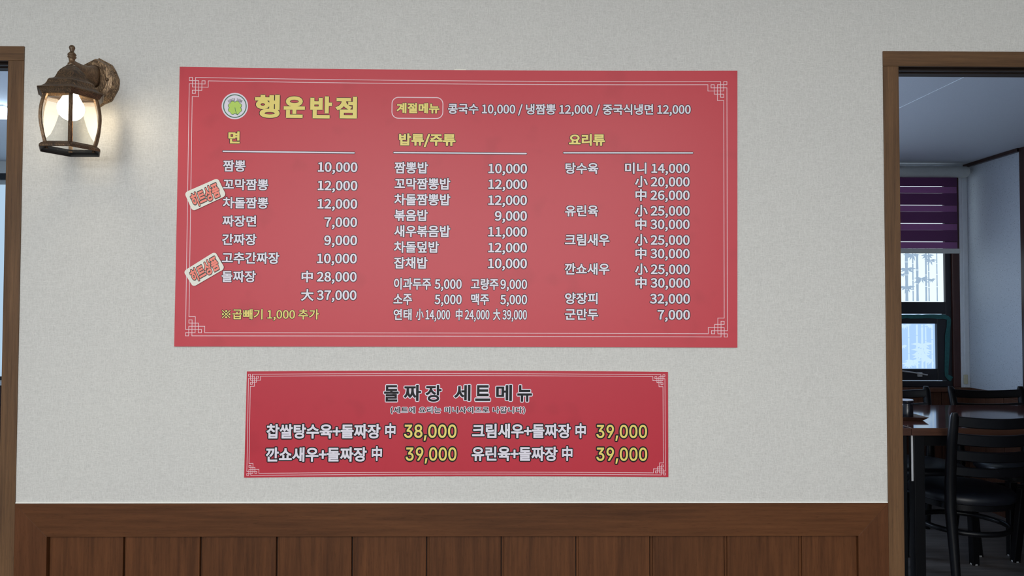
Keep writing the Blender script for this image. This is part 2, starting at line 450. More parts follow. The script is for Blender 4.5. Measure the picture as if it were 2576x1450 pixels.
# a paper seam on the ceiling
p1, p2 = Vector((2.02, 2.95, DZ)), Vector((2.02, 4.5, DZ))
b = MB(); 
sa, sb = Vector((X_at(2262, 270, 3.2), 0, 0)), None
def ceil_pt(px_, py_):
    d = FWD * F_PX + RIGHT * (px_ - 1288.0) - UP * (py_ - 725.0); t = (DZ - CAM.z) / d.z
    return CAM + d * t
sa, sb = ceil_pt(2262, 272), ceil_pt(2425, 194); dirn = (sb - sa).normalized(); nn = Vector((-dirn.y, dirn.x, 0)) * .0012
b.loft([[sa - dirn * .5 + nn + Vector((0, 0, zq)), sa - dirn * .5 - nn + Vector((0, 0, zq)), sb - nn + Vector((0, 0, zq)), sb + nn + Vector((0, 0, zq))] for zq in (0, -.0015)])
b.build('paper_seam', M['white_trim'], dc)
zs = Z_at(2438, 974.5, DY)           # top of the dining wainscot, also the window board
# far wall with two window openings
W1 = (1.55, P(2412, 700, DY).x, zs, Z_at(2300, 440, DY))
W2 = (-4.1, -2.3, Z_at(5, 957, DY), Z_at(5, 436, DY))
b = MB()
b.box(-4.5, W2[0], DY, 5.0, 0, DZ); b.box(W2[1], W1[0], DY, 5.0, 0, DZ); b.box(W1[1], DX + 0.1, DY, 5.0, 0, DZ)
b.box(W2[0], W2[1], DY, 5.0, 0, W2[2]); b.box(W2[0], W2[1], DY, 5.0, W2[3], DZ)
b.box(W1[0], W1[1], DY, 5.0, 0, W1[2]); b.box(W1[0], W1[1], DY, 5.0, W1[3], DZ)
b.build('wall_far', M['plain_wall'], kind='structure')
YP = 1310 and 4.37
b = MB(); b.box(DX, DX + 0.1, YP, DY, zs, DZ); b.build('wall_side', M['sparkle'], kind='structure')
b = MB(); b.box(DX - 0.004, DX + 0.1, WB, YP - 0.05, 0, DZ); b.build('wall_side', M['dark_wood'], kind='structure')
b = MB(); b.box(-4.6, -4.5, WB, 5.0, 0, DZ); b.build('wall_side', M['plain_wall'], kind='structure')
b = MB(); b.bbox(DX - 0.012, DX + 0.1, YP - 0.05, YP, 0, DZ - 0.001, 0.002); b.build('trim_2', M['dark_wood'], kind='structure')
b = MB(); b.bbox(DX - 0.025, DX + 0.01, YP, DY, DZ - 0.022, DZ - 0.0005, 0.003); b.build('trim_3', M['dark_wood'], kind='structure')
b = MB(); b.bbox(W2[1] + 0.1, DX, DY - 0.010, DY, DZ - 0.010, DZ - 0.0005, 0.002); b.build('trim_4', M['white_trim'], kind='structure')
# dining wainscot under the window and on the side wall
b = MB(); b.bbox(W1[0] - 0.1, DX, DY - 0.05, DY + 0.02, zs - 0.028, zs, 0.003)
b.bbox(DX - 0.012, DX + 0.05, YP, DY - 0.05, zs - 0.028, zs, 0.003)
sill = b.build('trim_5', M['brown_panel'], kind='structure')
xx = DX
k = 0
while xx > W1[0] - 0.1:
    mb = MB(); mb.bbox(max(xx - 0.19, W1[0] - 0.1), xx - 0.005, DY - 0.012, DY, 0.0, zs - 0.028, 0.0015); mb.build('plank', M['brown_panel'], sill); xx -= 0.19; k += 1
yy = YP
while yy < DY - 0.03:
    y2 = min(yy + 0.175, DY - 0.013); mb = MB(); mb.bbox(DX - 0.010, DX + 0.05, yy + 0.002, y2 - 0.003, 0.0, zs - 0.028, 0.0015); mb.build('plank', M['brown_panel'], sill); yy += 0.175

# window 1
def zy(y, Y=DY): return Z_at(2350, y, Y)
def xx_(x, y=760, Y=DY): return X_at(x, y, Y)
b = MB()
xi = xx_(2396); x0 = W1[0]
Yf0, Yf1 = DY - 0.006, DY + 0.06
b.bbox(xx_(2396), W1[1] + 0.004, Yf0, Yf1, zs, W1[3], 0.003)                 # mahogany side lining
win = b.build('window_1', wood_mat('mahogany', (0.035, 0.012, 0.010), (0.07, 0.026, 0.022), 'Z', 0.35), kind='structure')
b = MB()
b.bbox(xx_(2381), xi, DY + 0.010, Yf1, zs, W1[3], 0.003)
b.bbox(x0, xi, DY + 0.012, Yf1, zy(790), zy(760), 0.004)
b.bbox(x0, xi, DY + 0.010, Yf1, W1[3] - 0.012, W1[3], 0.003)
b.bbox(x0, x0 + 0.03, DY + 0.010, Yf1, zs, W1[3], 0.003)
b.bbox(x0, xi, DY + 0.008, Yf1, zs, zy(960), 0.003)
b.build('window_frame', M['black_frame'], win)
b = MB()
xl = xx_(2359, 870)
sx0 = xx_(2000, 870)
b.bbox(xl, xx_(2384, 870), DY + 0.006, DY + 0.045, zy(958), zy(795), 0.003)
b.bbox(sx0 - 0.05, sx0, DY + 0.006, DY + 0.045, zy(958), zy(795), 0.003)
b.bbox(sx0, xl, DY + 0.0062, DY + 0.045, zy(815), zy(795), 0.003)
b.bbox(sx0, xl, DY + 0.0062, DY + 0.045, zy(958), zy(929), 0.003)
sash = b.build('window_sash', M['black_frame'], win)
b = MB(); b.box(x0 + 0.03, xx_(2382), DY + 0.032, DY + 0.038, zy(760), W1[3] - 0.012); b.build('pane', M['pane_upper'], win)
b = MB(); b.box(sx0, xl + 0.002, DY + 0.030, DY + 0.036, zy(930), zy(814)); b.build('pane', M['pane_lower'], win)
b = MB(); b.box(x0 + 0.03, sx0 - 0.05, DY + 0.030, DY + 0.036, zy(958), zy(790)); b.build('pane', M['pane_lower'], win)
# bamboo film prints on both panes
def bamboo(mat, xa, xb, za, zb, Y, seed, leafmat):
    rnd = random.Random(seed); mb = MB()
    def clipz(z): return max(za, min(zb, z))
    def stalk(x, w, z0, z1):
        z = z0
        while z < z1 - 0.01:
            h = rnd.uniform(0.07, 0.12); zt_ = min(z + h, z1)
            mb.add([(x - w, Y, z), (x + w, Y, z), (x + w * 0.86, Y, (z + zt_) / 2), (x + w, Y, zt_ - 0.004), (x - w, Y, zt_ - 0.004), (x - w * 0.86, Y, (z + zt_) / 2)], [(0, 1, 2, 3, 4, 5)])
            z = zt_
    def spray(cx, cz, r, n=6):
        for i in range(n):
            a = PI * (1.02 + 0.96 * i / (n - 1)) + rnd.uniform(-.12, .12); L = r * rnd.uniform(.75, 1.1)
            ux, uz = math.cos(a), math.sin(a) * 0.75; w = 0.085 * L + 0.003
            pts = [(cx, cz), (cx + ux * L * .45 - uz * w, cz + uz * L * .45 + ux * w), (cx + ux * L, cz + uz * L), (cx + ux * L * .45 + uz * w, cz + uz * L * .45 - ux * w)]
            if min(p[0] for p in pts) > xa and max(p[0] for p in pts) < xb and min(p[1] for p in pts) > za and max(p[1] for p in pts) < zb:
                mb.add([(p[0], Y - 0.0004 - 0.00002 * (len(mb.f) % 30), p[1]) for p in pts], [(0, 1, 2, 3)], 1)
    return mb, stalk, spray
def zl(y): return zy(y, DY + 0.03)
mb, stalk, spray = bamboo(None, x0 + 0.03, xx_(2381), zy(759), W1[3], DY + 0.0315, 3, None)
Zb, Zt_ = zy(758), zy(610)
def xg(x, y=700): return X_at(x, y, DY + 0.03)
for px_, w in ((2281, 8), (2297, 3.5), (2308, 6.5), (2330, 5), (2337, 3.5), (2357.5, 3)):
    stalk(xg(px_), w * 0.00133, Zb, Zt_)
for cx_, cy_, r in ((2296, 640, .062), (2281, 676, .062), (2281, 722, .062), (2318, 700, .066), (2334, 642, .06), (2341, 654, .05), (2343, 703, .034), (2375, 703, .045), (2375, 722, .04), (2270, 690, .03)):
    spray(xg(cx_), zl(cy_), r)
for k in range(9):
    xq = x0 + 0.08 + k * 0.13
    stalk(xq, rnd_w if (rnd_w := random.uniform(.005, .011)) else 0, Zb, Zt_); spray(xq, random.uniform(Zb + .08, Zt_ - .02), .06)
mb.build('bamboo_print', [M['film_dark'], M['film_dark']], win)
mb, stalk, spray = bamboo(None, sx0, xl, zy(929), zy(815), DY + 0.0295, 5, None)
Zb, Zt_ = zy(928), zy(816)
for px_, w in ((2286, 4), (2307, 5), (2320, 5.5), (2329, 3.5), (2345, 4)):
    stalk(xg(px_, 870), w * 0.00133, Zb, Zt_)
for cx_, cy_, r in ((2320, 866, .075), (2322, 880, .078), (2319, 893, .075), (2296, 907, .06), (2345, 905, .06), (2345, 818, .05), (2276, 818, .045), (2270, 870, .035), (2330, 900, .06), (2286, 915, .05)):
    spray(xg(cx_, 870), zl(cy_), r, 7)
mb.build('bamboo_print', [M['film_light'], M['film_light']], win)
# teal tape round the sash, window stay
b = MB()
def tape(pts, w, seed):
    rnd = random.Random(seed); L = []; R_ = []
    for i, (px_, py_) in enumerate(pts):
        c = P(px_, py_, DY + 0.0045); ww = w * rnd.uniform(.8, 1.15)
        a_ = pts[max(0, i - 1)]; c_ = pts[min(len(pts) - 1, i + 1)]
        t = Vector((c_[0] - a_[0], 0, -(c_[1] - a_[1]))).normalized(); n_ = Vector((-t.z, 0, t.x))
        L.append(c + n_ * ww); R_.append(c - n_ * ww + Vector((0, -0.001 - rnd.uniform(0, .003), 0)))
    for i in range(len(pts) - 1): b.quad(L[i], L[i + 1], R_[i + 1], R_[i])
tape([(2180 + 10 * i, 797 + random.uniform(-1, 1)) for i in range(20)] + [(2378, 798), (2386, 801)], 0.014, 2)
tape([(2385, 799), (2387, 806), (2386, 822), (2383, 845), (2383, 870), (2382, 900), (2381, 930), (2381, 945), (2387, 950), (2394, 955)], 0.016, 4)
b.build('tape', M['teal_tape'], sash)
b = MB(); b.tube([P(2200, 925, DY - 0.012), P(2300, 938, DY - 0.014), P(2333, 944, DY - 0.014)], 0.0055, 6); b.bbox(P(2308, 940, DY).x, P(2318, 940, DY).x, DY - 0.012, DY + 0.005, zy(948), zy(937), 0.001)
b.build('window_stay', M['steel'], sash)
# pale moulding strip between window lining and the glitter paper
b = MB(); b.bbox(xx_(2413.5), DX, DY - 0.014, DY, zs, zy(447), 0.002)
b.bbox(xx_(2420), xx_(2425), DY - 0.019, DY - 0.014, zs + 0.002, zy(449), 0.0015)
st = b.build('trim_6', M['white_trim'], kind='structure')
# window 2 at the far left
b = MB()
z0, z1 = W2[2], W2[3]
b.bbox(W2[0], W2[1], DY - 0.005, DY + 0.06, z1 - (z1 - Z_at(5, 452, DY)), z1, 0.003)
b.bbox(W2[0], W2[1], DY - 0.005, DY + 0.06, z0, Z_at(5, 948, DY), 0.003)
b.bbox(W2[0], W2[0] + 0.05, DY - 0.005, DY + 0.06, z0, z1, 0.003); b.bbox(W2[1] - 0.05, W2[1], DY - 0.005, DY + 0.06, z0, z1, 0.003)
win2 = b.build('window_2', M['black_frame'], kind='structure')
b = MB(); b.box(W2[0] + .05, W2[1] - .05, DY + 0.02, DY + 0.03, Z_at(5, 463, DY), Z_at(5, 452, DY)); b.build('window_frame', M['grey_plastic'], win2)
b = MB(); b.box(W2[0] + .05, W2[1] - .05, DY + 0.032, DY + 0.038, Z_at(5, 948, DY), Z_at(5, 463, DY)); b.build('pane', M['pane_left'], win2)
b = MB(); b.bbox(W2[0] - .1, W2[1] + .1, DY - 0.04, DY - .006, Z_at(5, 969, DY), Z_at(5, 961, DY), 0.002); b.build('window_sill', M['white_trim'], win2)
b = MB()
xx = W2[0] - 0.1
sill2 = mesh_obj('trim_7', [], [], M['brown_panel'], kind='structure')
bb = MB(); bb.bbox(W2[0] - .1, W2[1] + .1, DY - .02, DY, Z_at(5, 1020, DY), Z_at(5, 969, DY) - .001, .002)
bpy.data.objects.remove(sill2)
sill2 = bb.build('trim_7', M['dark_wood'], kind='structure')
while xx < W2[1] + 0.05:
    mb = MB(); mb.bbox(xx, xx + 0.185, DY - 0.012, DY, 0.0, Z_at(5, 1021, DY), 0.0015); mb.build('plank', M['brown_panel'], sill2); xx += 0.19

# outlines of the lettering: character number (negative: second face), advance, contours as x,y pairs, thousandths of an em
GLYPHS = {
40: [338, [239,-196,295,-171,249,-83,213,11,188,109,173,209,168,311,173,412,188,512,213,610,249,703,295,792,239,818,188,726,148,631,117,531,98,425,92,311,98,197,117,90,148,-10,188,-105]],
41: [338, [99,-196,150,-105,190,-10,221,90,240,197,246,311,240,425,221,531,190,631,150,726,99,818,42,792,88,703,125,610,150,512,166,412,171,311,166,209,150,109,125,11,88,-83,42,-171]],
43: [555, [241,116,314,116,314,335,518,335,518,403,314,403,314,622,241,622,241,403,38,403,38,335,241,335]],
44: [278, [75,-190,125,-163,165,-128,196,-85,214,-36,221,19,212,77,185,113,144,126,110,118,85,96,75,62,84,28,109,6,142,-2,153,-1,140,-57,106,-102,53,-136]],
47: [392, [11,-179,78,-179,377,794,311,794]],
48: [555, [278,-13,355,2,418,48,466,124,496,231,506,369,496,506,466,611,418,686,355,731,278,746,201,731,137,686,90,611,60,506,50,369,60,231,90,124,137,48,201,2], [278,61,232,72,193,107,163,168,145,254,138,369,145,483,163,569,193,628,232,663,278,674,324,663,363,628,393,569,411,483,418,369,411,254,393,168,363,107,324,72]],
49: [555, [88,0,490,0,490,76,343,76,343,733,273,733,206,703,121,681,121,623,252,623,252,76,88,76]],
50: [555, [44,0,505,0,505,79,302,79,242,77,182,72,278,168,358,262,418,353,457,442,470,531,460,603,432,663,388,708,329,736,256,746,203,741,157,727,115,705,76,675,40,639,93,587,137,631,188,661,245,672,294,665,332,645,359,614,375,574,380,527,367,449,328,364,262,271,167,168,44,54]],
51: [555, [263,-13,338,-4,403,23,454,66,487,124,499,196,491,252,469,299,436,337,393,364,344,382,344,387,387,407,423,435,451,470,468,513,474,563,464,627,434,678,389,715,330,738,260,746,182,735,115,704,56,659,105,601,150,638,201,663,257,672,299,667,334,651,360,627,375,595,381,556,374,511,353,473,315,443,257,423,178,416,178,346,267,339,332,320,375,289,399,248,406,199,399,153,379,115,347,87,306,69,257,63,183,75,124,106,76,147,29,88,61,57,99,30,145,7,199,-8]],
52: [555, [340,0,426,0,426,202,524,202,524,275,426,275,426,733,325,733,20,262,20,202,340,202], [340,275,115,275,282,525,341,633,345,633,340,500]],
53: [555, [262,-13,334,-2,400,29,453,81,489,150,502,238,491,325,459,390,411,436,350,463,281,472,240,468,204,459,171,443,190,655,466,655,466,733,110,733,86,391,135,360,174,384,213,398,257,403,308,396,350,374,382,340,402,294,409,236,401,177,379,129,345,93,303,71,253,63,178,75,119,104,73,144,27,84,60,55,98,29,144,7,198,-8]],
54: [555, [301,-13,367,-2,425,30,471,80,501,146,512,225,503,308,476,372,433,418,377,446,308,455,250,444,192,414,142,367,153,486,181,572,222,629,273,661,331,671,374,664,414,645,447,615,499,671,453,710,396,736,327,746,244,732,170,689,110,613,71,501,56,350,68,219,102,118,154,45,222,2], [144,294,194,348,245,378,293,387,341,380,378,358,404,325,420,280,425,225,419,169,402,123,375,89,341,67,301,59,250,69,209,98,177,146,155,211]],
55: [555, [198,0,293,0,303,160,324,299,361,427,421,551,508,678,508,733,49,733,49,655,405,655,329,537,274,418,235,293,211,156]],
56: [555, [280,-13,356,-4,420,23,468,64,498,116,509,176,502,231,484,277,457,314,423,344,386,369,386,374,430,418,467,478,483,551,474,614,448,668,407,709,351,735,282,744,217,735,162,710,119,671,91,620,81,558,95,488,131,432,180,389,180,385,140,359,104,326,74,285,54,237,46,182,57,118,89,65,139,23,203,-4], [330,398,279,419,234,444,197,474,173,511,164,558,170,598,186,630,210,655,243,671,281,676,324,669,358,651,384,623,400,588,405,546,396,493,371,444], [281,55,231,62,189,80,156,109,135,146,127,190,140,256,176,312,228,356,288,331,341,304,384,272,412,231,422,179,415,138,397,104,367,78,328,61]],
57: [555, [235,-13,315,1,388,46,447,125,486,241,501,398,489,524,455,621,402,691,334,732,254,746,188,735,131,703,85,654,55,588,44,508,53,426,80,362,122,315,178,287,246,278,307,289,365,320,415,367,402,248,375,162,335,105,286,73,232,63,186,70,144,89,108,119,58,62,104,23,163,-3], [414,444,363,387,312,356,261,346,214,353,177,375,151,409,135,454,130,508,136,564,154,610,180,645,215,667,255,675,306,665,348,637,380,591,403,526]],
8251: [1000, [500,590,538,600,565,627,575,665,565,703,538,730,500,740,462,730,435,703,425,665,435,627,462,600], [500,409,170,739,141,710,471,380,140,49,169,20,500,351,830,21,859,50,529,380,859,710,830,739], [290,380,280,418,253,445,215,455,177,445,150,418,140,380,150,342,177,315,215,305,253,315,280,342], [710,380,720,342,747,315,785,305,823,315,850,342,860,380,850,418,823,445,785,455,747,445,720,418], [500,170,462,160,435,133,425,95,435,57,462,30,500,20,538,30,565,57,575,95,565,133,538,160]],
20013: [1000, [458,840,458,661,96,661,96,186,171,186,171,248,458,248,458,-79,537,-79,537,248,825,248,825,191,902,191,902,661,537,661,537,840], [171,322,171,588,458,588,458,322], [825,322,537,322,537,588,825,588]],
22823: [1000, [461,839,459,706,446,553,62,553,62,476,433,476,401,362,350,252,277,149,176,58,43,-16,75,-46,100,-78,231,-2,332,90,409,193,464,304,501,419,554,289,620,172,700,71,793,-13,902,-78,928,-41,958,-8,849,52,755,134,676,233,612,349,563,476,942,476,942,553,526,553,539,705,542,839]],
23567: [1000, [464,826,464,24,461,8,452,0,436,-3,372,-4,270,-2,288,-41,301,-80,419,-78,494,-66,523,-50,540,-21,545,24,545,826], [705,571,787,417,855,259,895,121,976,154,932,291,862,447,777,598], [202,591,183,507,157,418,123,331,81,249,32,178,69,160,103,138,154,212,197,298,234,391,263,486,286,577]],
44032: [920, [662,827,662,-77,745,-77,745,391,889,391,889,460,745,460,745,827], [97,730,97,661,429,661,405,538,355,425,281,324,180,234,55,158,101,94,256,192,372,307,452,437,497,579,512,730]],
44036: [920, [668,827,668,166,752,166,752,483,885,483,885,553,752,553,752,827], [88,757,88,688,419,688,395,597,344,515,268,443,170,383,51,336,86,269,230,329,347,409,435,508,490,624,509,757], [188,233,188,-58,791,-58,791,10,271,10,271,233]],
44049: [920, [180,296,180,-66,752,-66,752,296,669,296,669,183,263,183,263,296], [263,117,669,117,669,2,263,2], [668,827,668,337,752,337,752,544,885,544,885,613,752,613,752,827], [92,772,92,705,416,705,394,622,345,548,272,485,173,433,52,394,83,326,229,376,347,446,434,536,488,645,507,772]],
44228: [920, [739,827,739,-78,818,-78,818,827], [89,712,89,644,354,644,335,534,296,431,236,337,154,252,49,177,98,117,191,182,269,255,330,334,376,418,409,508,557,508,557,349,394,349,394,281,557,281,557,-32,636,-32,636,803,557,803,557,576,424,576,433,643,436,712]],
44256: [920, [137,736,137,668,687,668,687,647,686,531,677,397,653,238,737,228,760,393,769,529,770,647,770,736], [368,441,368,118,50,118,50,49,867,49,867,118,450,118,450,441]],
44273: [920, [156,295,156,-66,760,-66,760,295,678,295,678,186,239,186,239,295], [239,121,678,121,678,2,239,2], [147,790,147,723,681,723,680,658,674,583,657,496,739,487,756,578,762,656,763,725,763,790], [386,598,386,439,51,439,51,371,867,371,867,439,468,439,468,598]],
44284: [920, [91,728,91,660,465,660,464,575,456,464,439,327,521,320,539,471,546,591,547,679,547,728], [51,120,225,122,417,132,610,154,605,216,462,202,314,194,314,469,232,469,232,192,41,189], [660,827,660,-78,743,-78,743,378,887,378,887,449,743,449,743,827]],
44397: [920, [135,228,135,161,686,161,686,-78,769,-78,769,228,500,228,500,393,870,393,870,461,741,461,757,560,763,645,764,718,764,784,154,784,154,716,682,716,681,644,675,560,658,461,50,461,50,393,417,393,417,228]],
44400: [920, [50,428,50,361,422,361,422,144,504,144,504,361,870,361,870,428,741,428,757,535,763,627,764,707,764,779,154,779,154,711,682,711,682,707,681,627,675,535,658,428], [153,225,153,-58,782,-58,782,10,236,10,236,225]],
44592: [920, [709,827,709,-78,792,-78,792,827], [103,729,103,662,442,662,419,538,370,425,295,323,192,234,61,158,105,91,265,189,384,304,465,434,511,577,526,729]],
44624: [920, [78,750,78,681,238,681,225,602,202,532,166,467,116,409,53,354,108,301,188,376,248,457,287,547,310,644,317,750], [352,750,352,681,491,681,480,596,458,517,422,443,372,375,306,312,362,259,445,344,505,436,543,534,564,639,570,750], [669,827,669,164,752,164,752,470,885,470,885,540,752,540,752,827], [184,218,184,-58,787,-58,787,10,266,10,266,218]],
44844: [920, [113,735,113,667,313,667,308,571,291,442,252,281,335,268,377,464,393,608,395,703,395,735], [435,414,435,123,50,123,50,54,867,54,867,123,517,123,517,414], [467,735,467,667,692,667,690,566,681,438,656,281,739,270,764,438,773,570,774,673,774,735]],
45208: [920, [662,827,662,-77,745,-77,745,397,889,397,889,466,745,466,745,827], [86,221,86,152,158,152,296,155,439,168,588,192,578,262,436,238,300,225,168,221,168,738,86,738]],
45257: [920, [515,265,412,257,328,236,266,200,227,153,213,94,227,36,266,-12,328,-47,412,-68,515,-76,617,-68,701,-47,764,-12,803,36,817,94,803,153,764,200,701,236,617,257], [515,199,590,194,650,181,696,159,724,130,734,94,724,58,696,29,650,8,590,-5,515,-10,440,-5,379,8,334,29,305,58,295,94,305,130,334,159,379,181,440,194], [530,809,530,312,608,312,608,522,733,522,733,279,812,279,812,826,733,826,733,591,608,591,608,809], [94,430,94,361,152,361,257,363,363,372,477,389,468,458,366,442,270,433,177,430,177,754,94,754]],
45684: [920, [154,781,154,454,771,454,771,522,237,522,237,781], [50,324,50,256,261,256,261,-78,344,-78,344,256,573,256,573,-78,656,-78,656,256,867,256,867,324]],
45716: [920, [49,366,49,299,869,299,869,366], [160,794,160,488,775,488,775,555,242,555,242,794], [154,208,154,-56,780,-56,780,12,237,12,237,208]],
45768: [920, [708,827,708,-78,790,-78,790,827], [107,227,107,155,181,155,325,159,471,173,625,199,614,269,468,245,327,231,189,227,189,738,107,738]],
45796: [920, [662,827,662,-79,745,-79,745,401,893,401,893,470,745,470,745,827], [89,739,89,147,160,147,315,149,453,158,588,177,578,248,449,229,318,220,171,217,171,671,508,671,508,739]],
45934: [920, [102,772,102,352,169,352,326,354,453,363,572,381,563,450,450,432,330,423,184,420,184,704,515,704,515,772], [711,827,711,611,458,611,458,544,711,544,711,323,794,323,794,827], [185,2,185,-66,812,-66,812,2,673,2,673,206,801,206,801,273,194,273,194,206,323,206,323,2], [404,206,591,206,591,2,404,2]],
46028: [920, [50,434,50,367,867,367,867,434,500,434,500,520,770,520,770,587,241,587,241,724,761,724,761,792,159,792,159,520,417,520,417,434], [151,-2,151,-67,789,-67,789,-2,232,-2,232,88,762,88,762,291,149,291,149,228,681,228,681,148,151,148]],
46160: [920, [162,774,162,423,766,423,766,490,246,490,246,706,754,706,754,774], [49,305,49,237,416,237,416,-75,498,-75,498,237,869,237,869,305]],
47049: [920, [463,253,361,246,278,225,217,191,178,145,165,88,178,31,217,-15,278,-48,361,-69,463,-76,565,-69,647,-48,708,-15,747,31,760,88,747,145,708,191,647,225,565,246], [463,188,537,184,597,171,642,150,669,123,679,88,669,53,642,26,597,5,537,-8,463,-12,389,-8,328,5,284,26,256,53,246,88,256,123,284,150,328,171,389,184], [669,826,669,279,752,279,752,426,886,426,886,496,752,496,752,616,886,616,886,686,752,686,752,826], [87,770,87,703,413,703,413,589,89,589,89,332,160,332,314,334,452,343,590,362,582,430,449,412,317,403,171,401,171,525,494,525,494,770]],
47196: [920, [152,340,152,272,417,272,417,103,50,103,50,34,870,34,870,103,499,103,499,272,789,272,789,340,234,340,234,486,768,486,768,760,150,760,150,692,686,692,686,552,152,552]],
47448: [920, [49,288,49,221,262,221,262,-78,345,-78,345,221,573,221,573,-78,656,-78,656,221,869,221,869,288], [150,448,150,380,790,380,790,448,233,448,233,559,770,559,770,792,147,792,147,724,686,724,686,622,150,622]],
47532: [920, [709,827,709,-79,791,-79,791,827], [100,743,100,675,434,675,434,487,102,487,102,140,177,140,328,143,476,152,632,173,624,241,473,222,330,212,186,209,186,420,518,420,518,743]],
47536: [920, [708,826,708,160,790,160,790,826], [201,212,201,-58,816,-58,816,10,284,10,284,212], [95,762,95,695,424,695,424,564,97,564,97,289,170,289,329,291,469,300,609,319,600,387,466,368,331,359,178,357,178,500,505,500,505,762]],
47548: [920, [708,826,708,290,791,290,791,826], [207,241,207,-66,791,-66,791,241], [710,174,710,2,288,2,288,174], [95,772,95,705,424,705,424,590,97,590,97,333,170,333,325,335,466,344,609,362,599,430,462,412,326,404,178,402,178,525,505,525,505,772]],
47561: [920, [87,759,87,358,503,358,503,759], [422,693,422,425,168,425,168,693], [164,243,164,176,669,176,669,-79,752,-79,752,243], [669,827,669,291,752,291,752,523,885,523,885,592,752,592,752,827]],
47564: [920, [87,745,87,327,503,327,503,745], [422,678,422,394,168,394,168,678], [669,827,669,164,752,164,752,483,885,483,885,552,752,552,752,827], [189,227,189,-58,792,-58,792,10,271,10,271,227]],
47589: [920, [206,238,206,170,730,170,730,-78,812,-78,812,238], [90,749,90,356,439,356,439,749], [361,684,361,421,168,421,168,684], [539,809,539,294,617,294,617,526,733,526,733,288,812,288,812,826,733,826,733,594,617,594,617,809]],
47700: [920, [349,656,349,231,160,231,160,656], [739,827,739,-78,819,-78,819,827], [559,808,559,486,427,486,427,722,82,722,82,165,427,165,427,418,559,418,559,-32,638,-32,638,808]],
47732: [920, [423,681,423,391,173,391,173,681], [504,599,711,599,711,474,504,474], [711,826,711,668,504,668,504,748,92,748,92,325,504,325,504,406,711,406,711,166,794,166,794,826], [213,225,213,-58,815,-58,815,10,296,10,296,225]],
48120: [920, [101,738,101,149,517,149,517,738], [437,672,437,216,183,216,183,672], [707,827,707,-79,790,-79,790,827]],
48152: [920, [87,761,87,314,506,314,506,761,424,761,424,610,169,610,169,761], [169,545,424,545,424,381,169,381], [669,826,669,162,752,162,752,484,885,484,885,553,752,553,752,826], [189,226,189,-58,792,-58,792,10,271,10,271,226]],
48165: [920, [87,781,87,370,506,370,506,781,424,781,424,649,169,649,169,781], [169,583,424,583,424,437,169,437], [182,288,182,-66,752,-66,752,288,669,288,669,180,264,180,264,288], [264,114,669,114,669,2,264,2], [669,827,669,330,752,330,752,549,885,549,885,619,752,619,752,827]],
48374: [920, [132,227,132,159,352,159,352,-77,433,-77,433,227], [476,227,476,159,689,159,689,-77,771,-77,771,227], [240,642,678,642,678,538,240,538], [158,809,158,471,417,471,417,375,50,375,50,308,867,308,867,375,500,375,500,471,760,471,760,809,678,809,678,706,240,706,240,809]],
48764: [920, [66,730,66,151,281,151,281,730,217,730,217,511,131,511,131,730], [131,444,217,444,217,218,131,218], [333,730,333,151,547,151,547,730,483,730,483,511,397,511,397,730], [397,444,483,444,483,218,397,218], [612,808,612,-32,685,-32,685,393,764,393,764,-78,838,-78,838,827,764,827,764,462,685,462,685,808]],
48981: [920, [204,638,346,638,346,533,204,533], [572,638,713,638,713,533,572,533], [458,237,351,230,265,211,202,179,163,135,149,81,163,26,202,-18,265,-50,351,-69,458,-76,564,-69,650,-50,714,-18,753,26,767,81,753,135,714,179,650,211,564,230], [458,173,536,169,599,158,645,139,673,113,683,81,673,49,645,23,599,4,536,-8,458,-12,380,-8,317,4,270,23,242,49,232,81,242,113,270,139,317,158,380,169], [50,370,50,302,867,302,867,370,500,370,500,464,792,464,792,802,713,802,713,703,572,703,572,802,493,802,493,474,424,474,424,802,346,802,346,703,204,703,204,802,125,802,125,464,417,464,417,370]],
49324: [920, [271,749,271,587,259,487,227,392,176,305,112,234,37,182,88,115,147,154,200,206,246,267,284,338,313,415,342,343,379,276,424,218,475,170,532,133,583,199,510,249,447,317,397,400,365,491,353,587,353,749], [662,827,662,-78,745,-78,745,390,893,390,893,461,745,461,745,827]],
49345: [920, [464,254,362,247,279,226,218,192,179,146,166,89,179,32,218,-14,279,-48,362,-69,464,-76,565,-69,648,-48,709,-14,747,32,760,89,747,146,709,192,648,226,565,247], [464,188,538,184,598,171,642,151,670,123,679,89,670,55,642,27,598,7,538,-6,464,-10,390,-6,330,7,285,27,258,55,248,89,258,123,285,151,330,171,390,184], [270,780,270,688,260,607,230,533,184,468,122,415,46,377,90,311,150,340,203,379,249,425,285,479,313,540,341,487,377,439,421,397,471,362,528,336,572,401,499,436,438,484,392,543,362,609,352,681,352,780], [669,827,669,278,752,278,752,523,885,523,885,593,752,593,752,827]],
49352: [920, [240,742,240,569,231,476,206,386,164,303,109,233,40,179,93,118,143,156,188,203,226,259,256,321,280,389,303,327,332,270,368,219,410,175,459,141,509,206,443,255,391,321,352,399,328,485,320,574,320,742], [540,808,540,-32,619,-32,619,395,739,395,739,-78,819,-78,819,827,739,827,739,463,619,463,619,808]],
49464: [920, [739,827,739,-78,819,-78,819,827], [555,808,555,503,406,503,406,434,555,434,555,-32,633,-32,633,808], [238,742,238,569,229,476,204,386,163,304,108,233,40,179,92,117,142,155,187,203,225,260,255,324,279,393,302,330,331,271,366,218,409,173,457,137,504,201,439,253,388,321,349,400,326,485,318,572,318,742]],
49548: [920, [415,328,415,108,50,108,50,40,870,40,870,108,497,108,497,328], [412,766,412,697,393,610,342,531,267,464,178,415,82,386,118,317,201,342,280,381,352,432,412,495,456,568,501,495,561,432,633,381,712,342,795,317,831,386,735,415,645,464,570,531,518,610,499,697,499,766]],
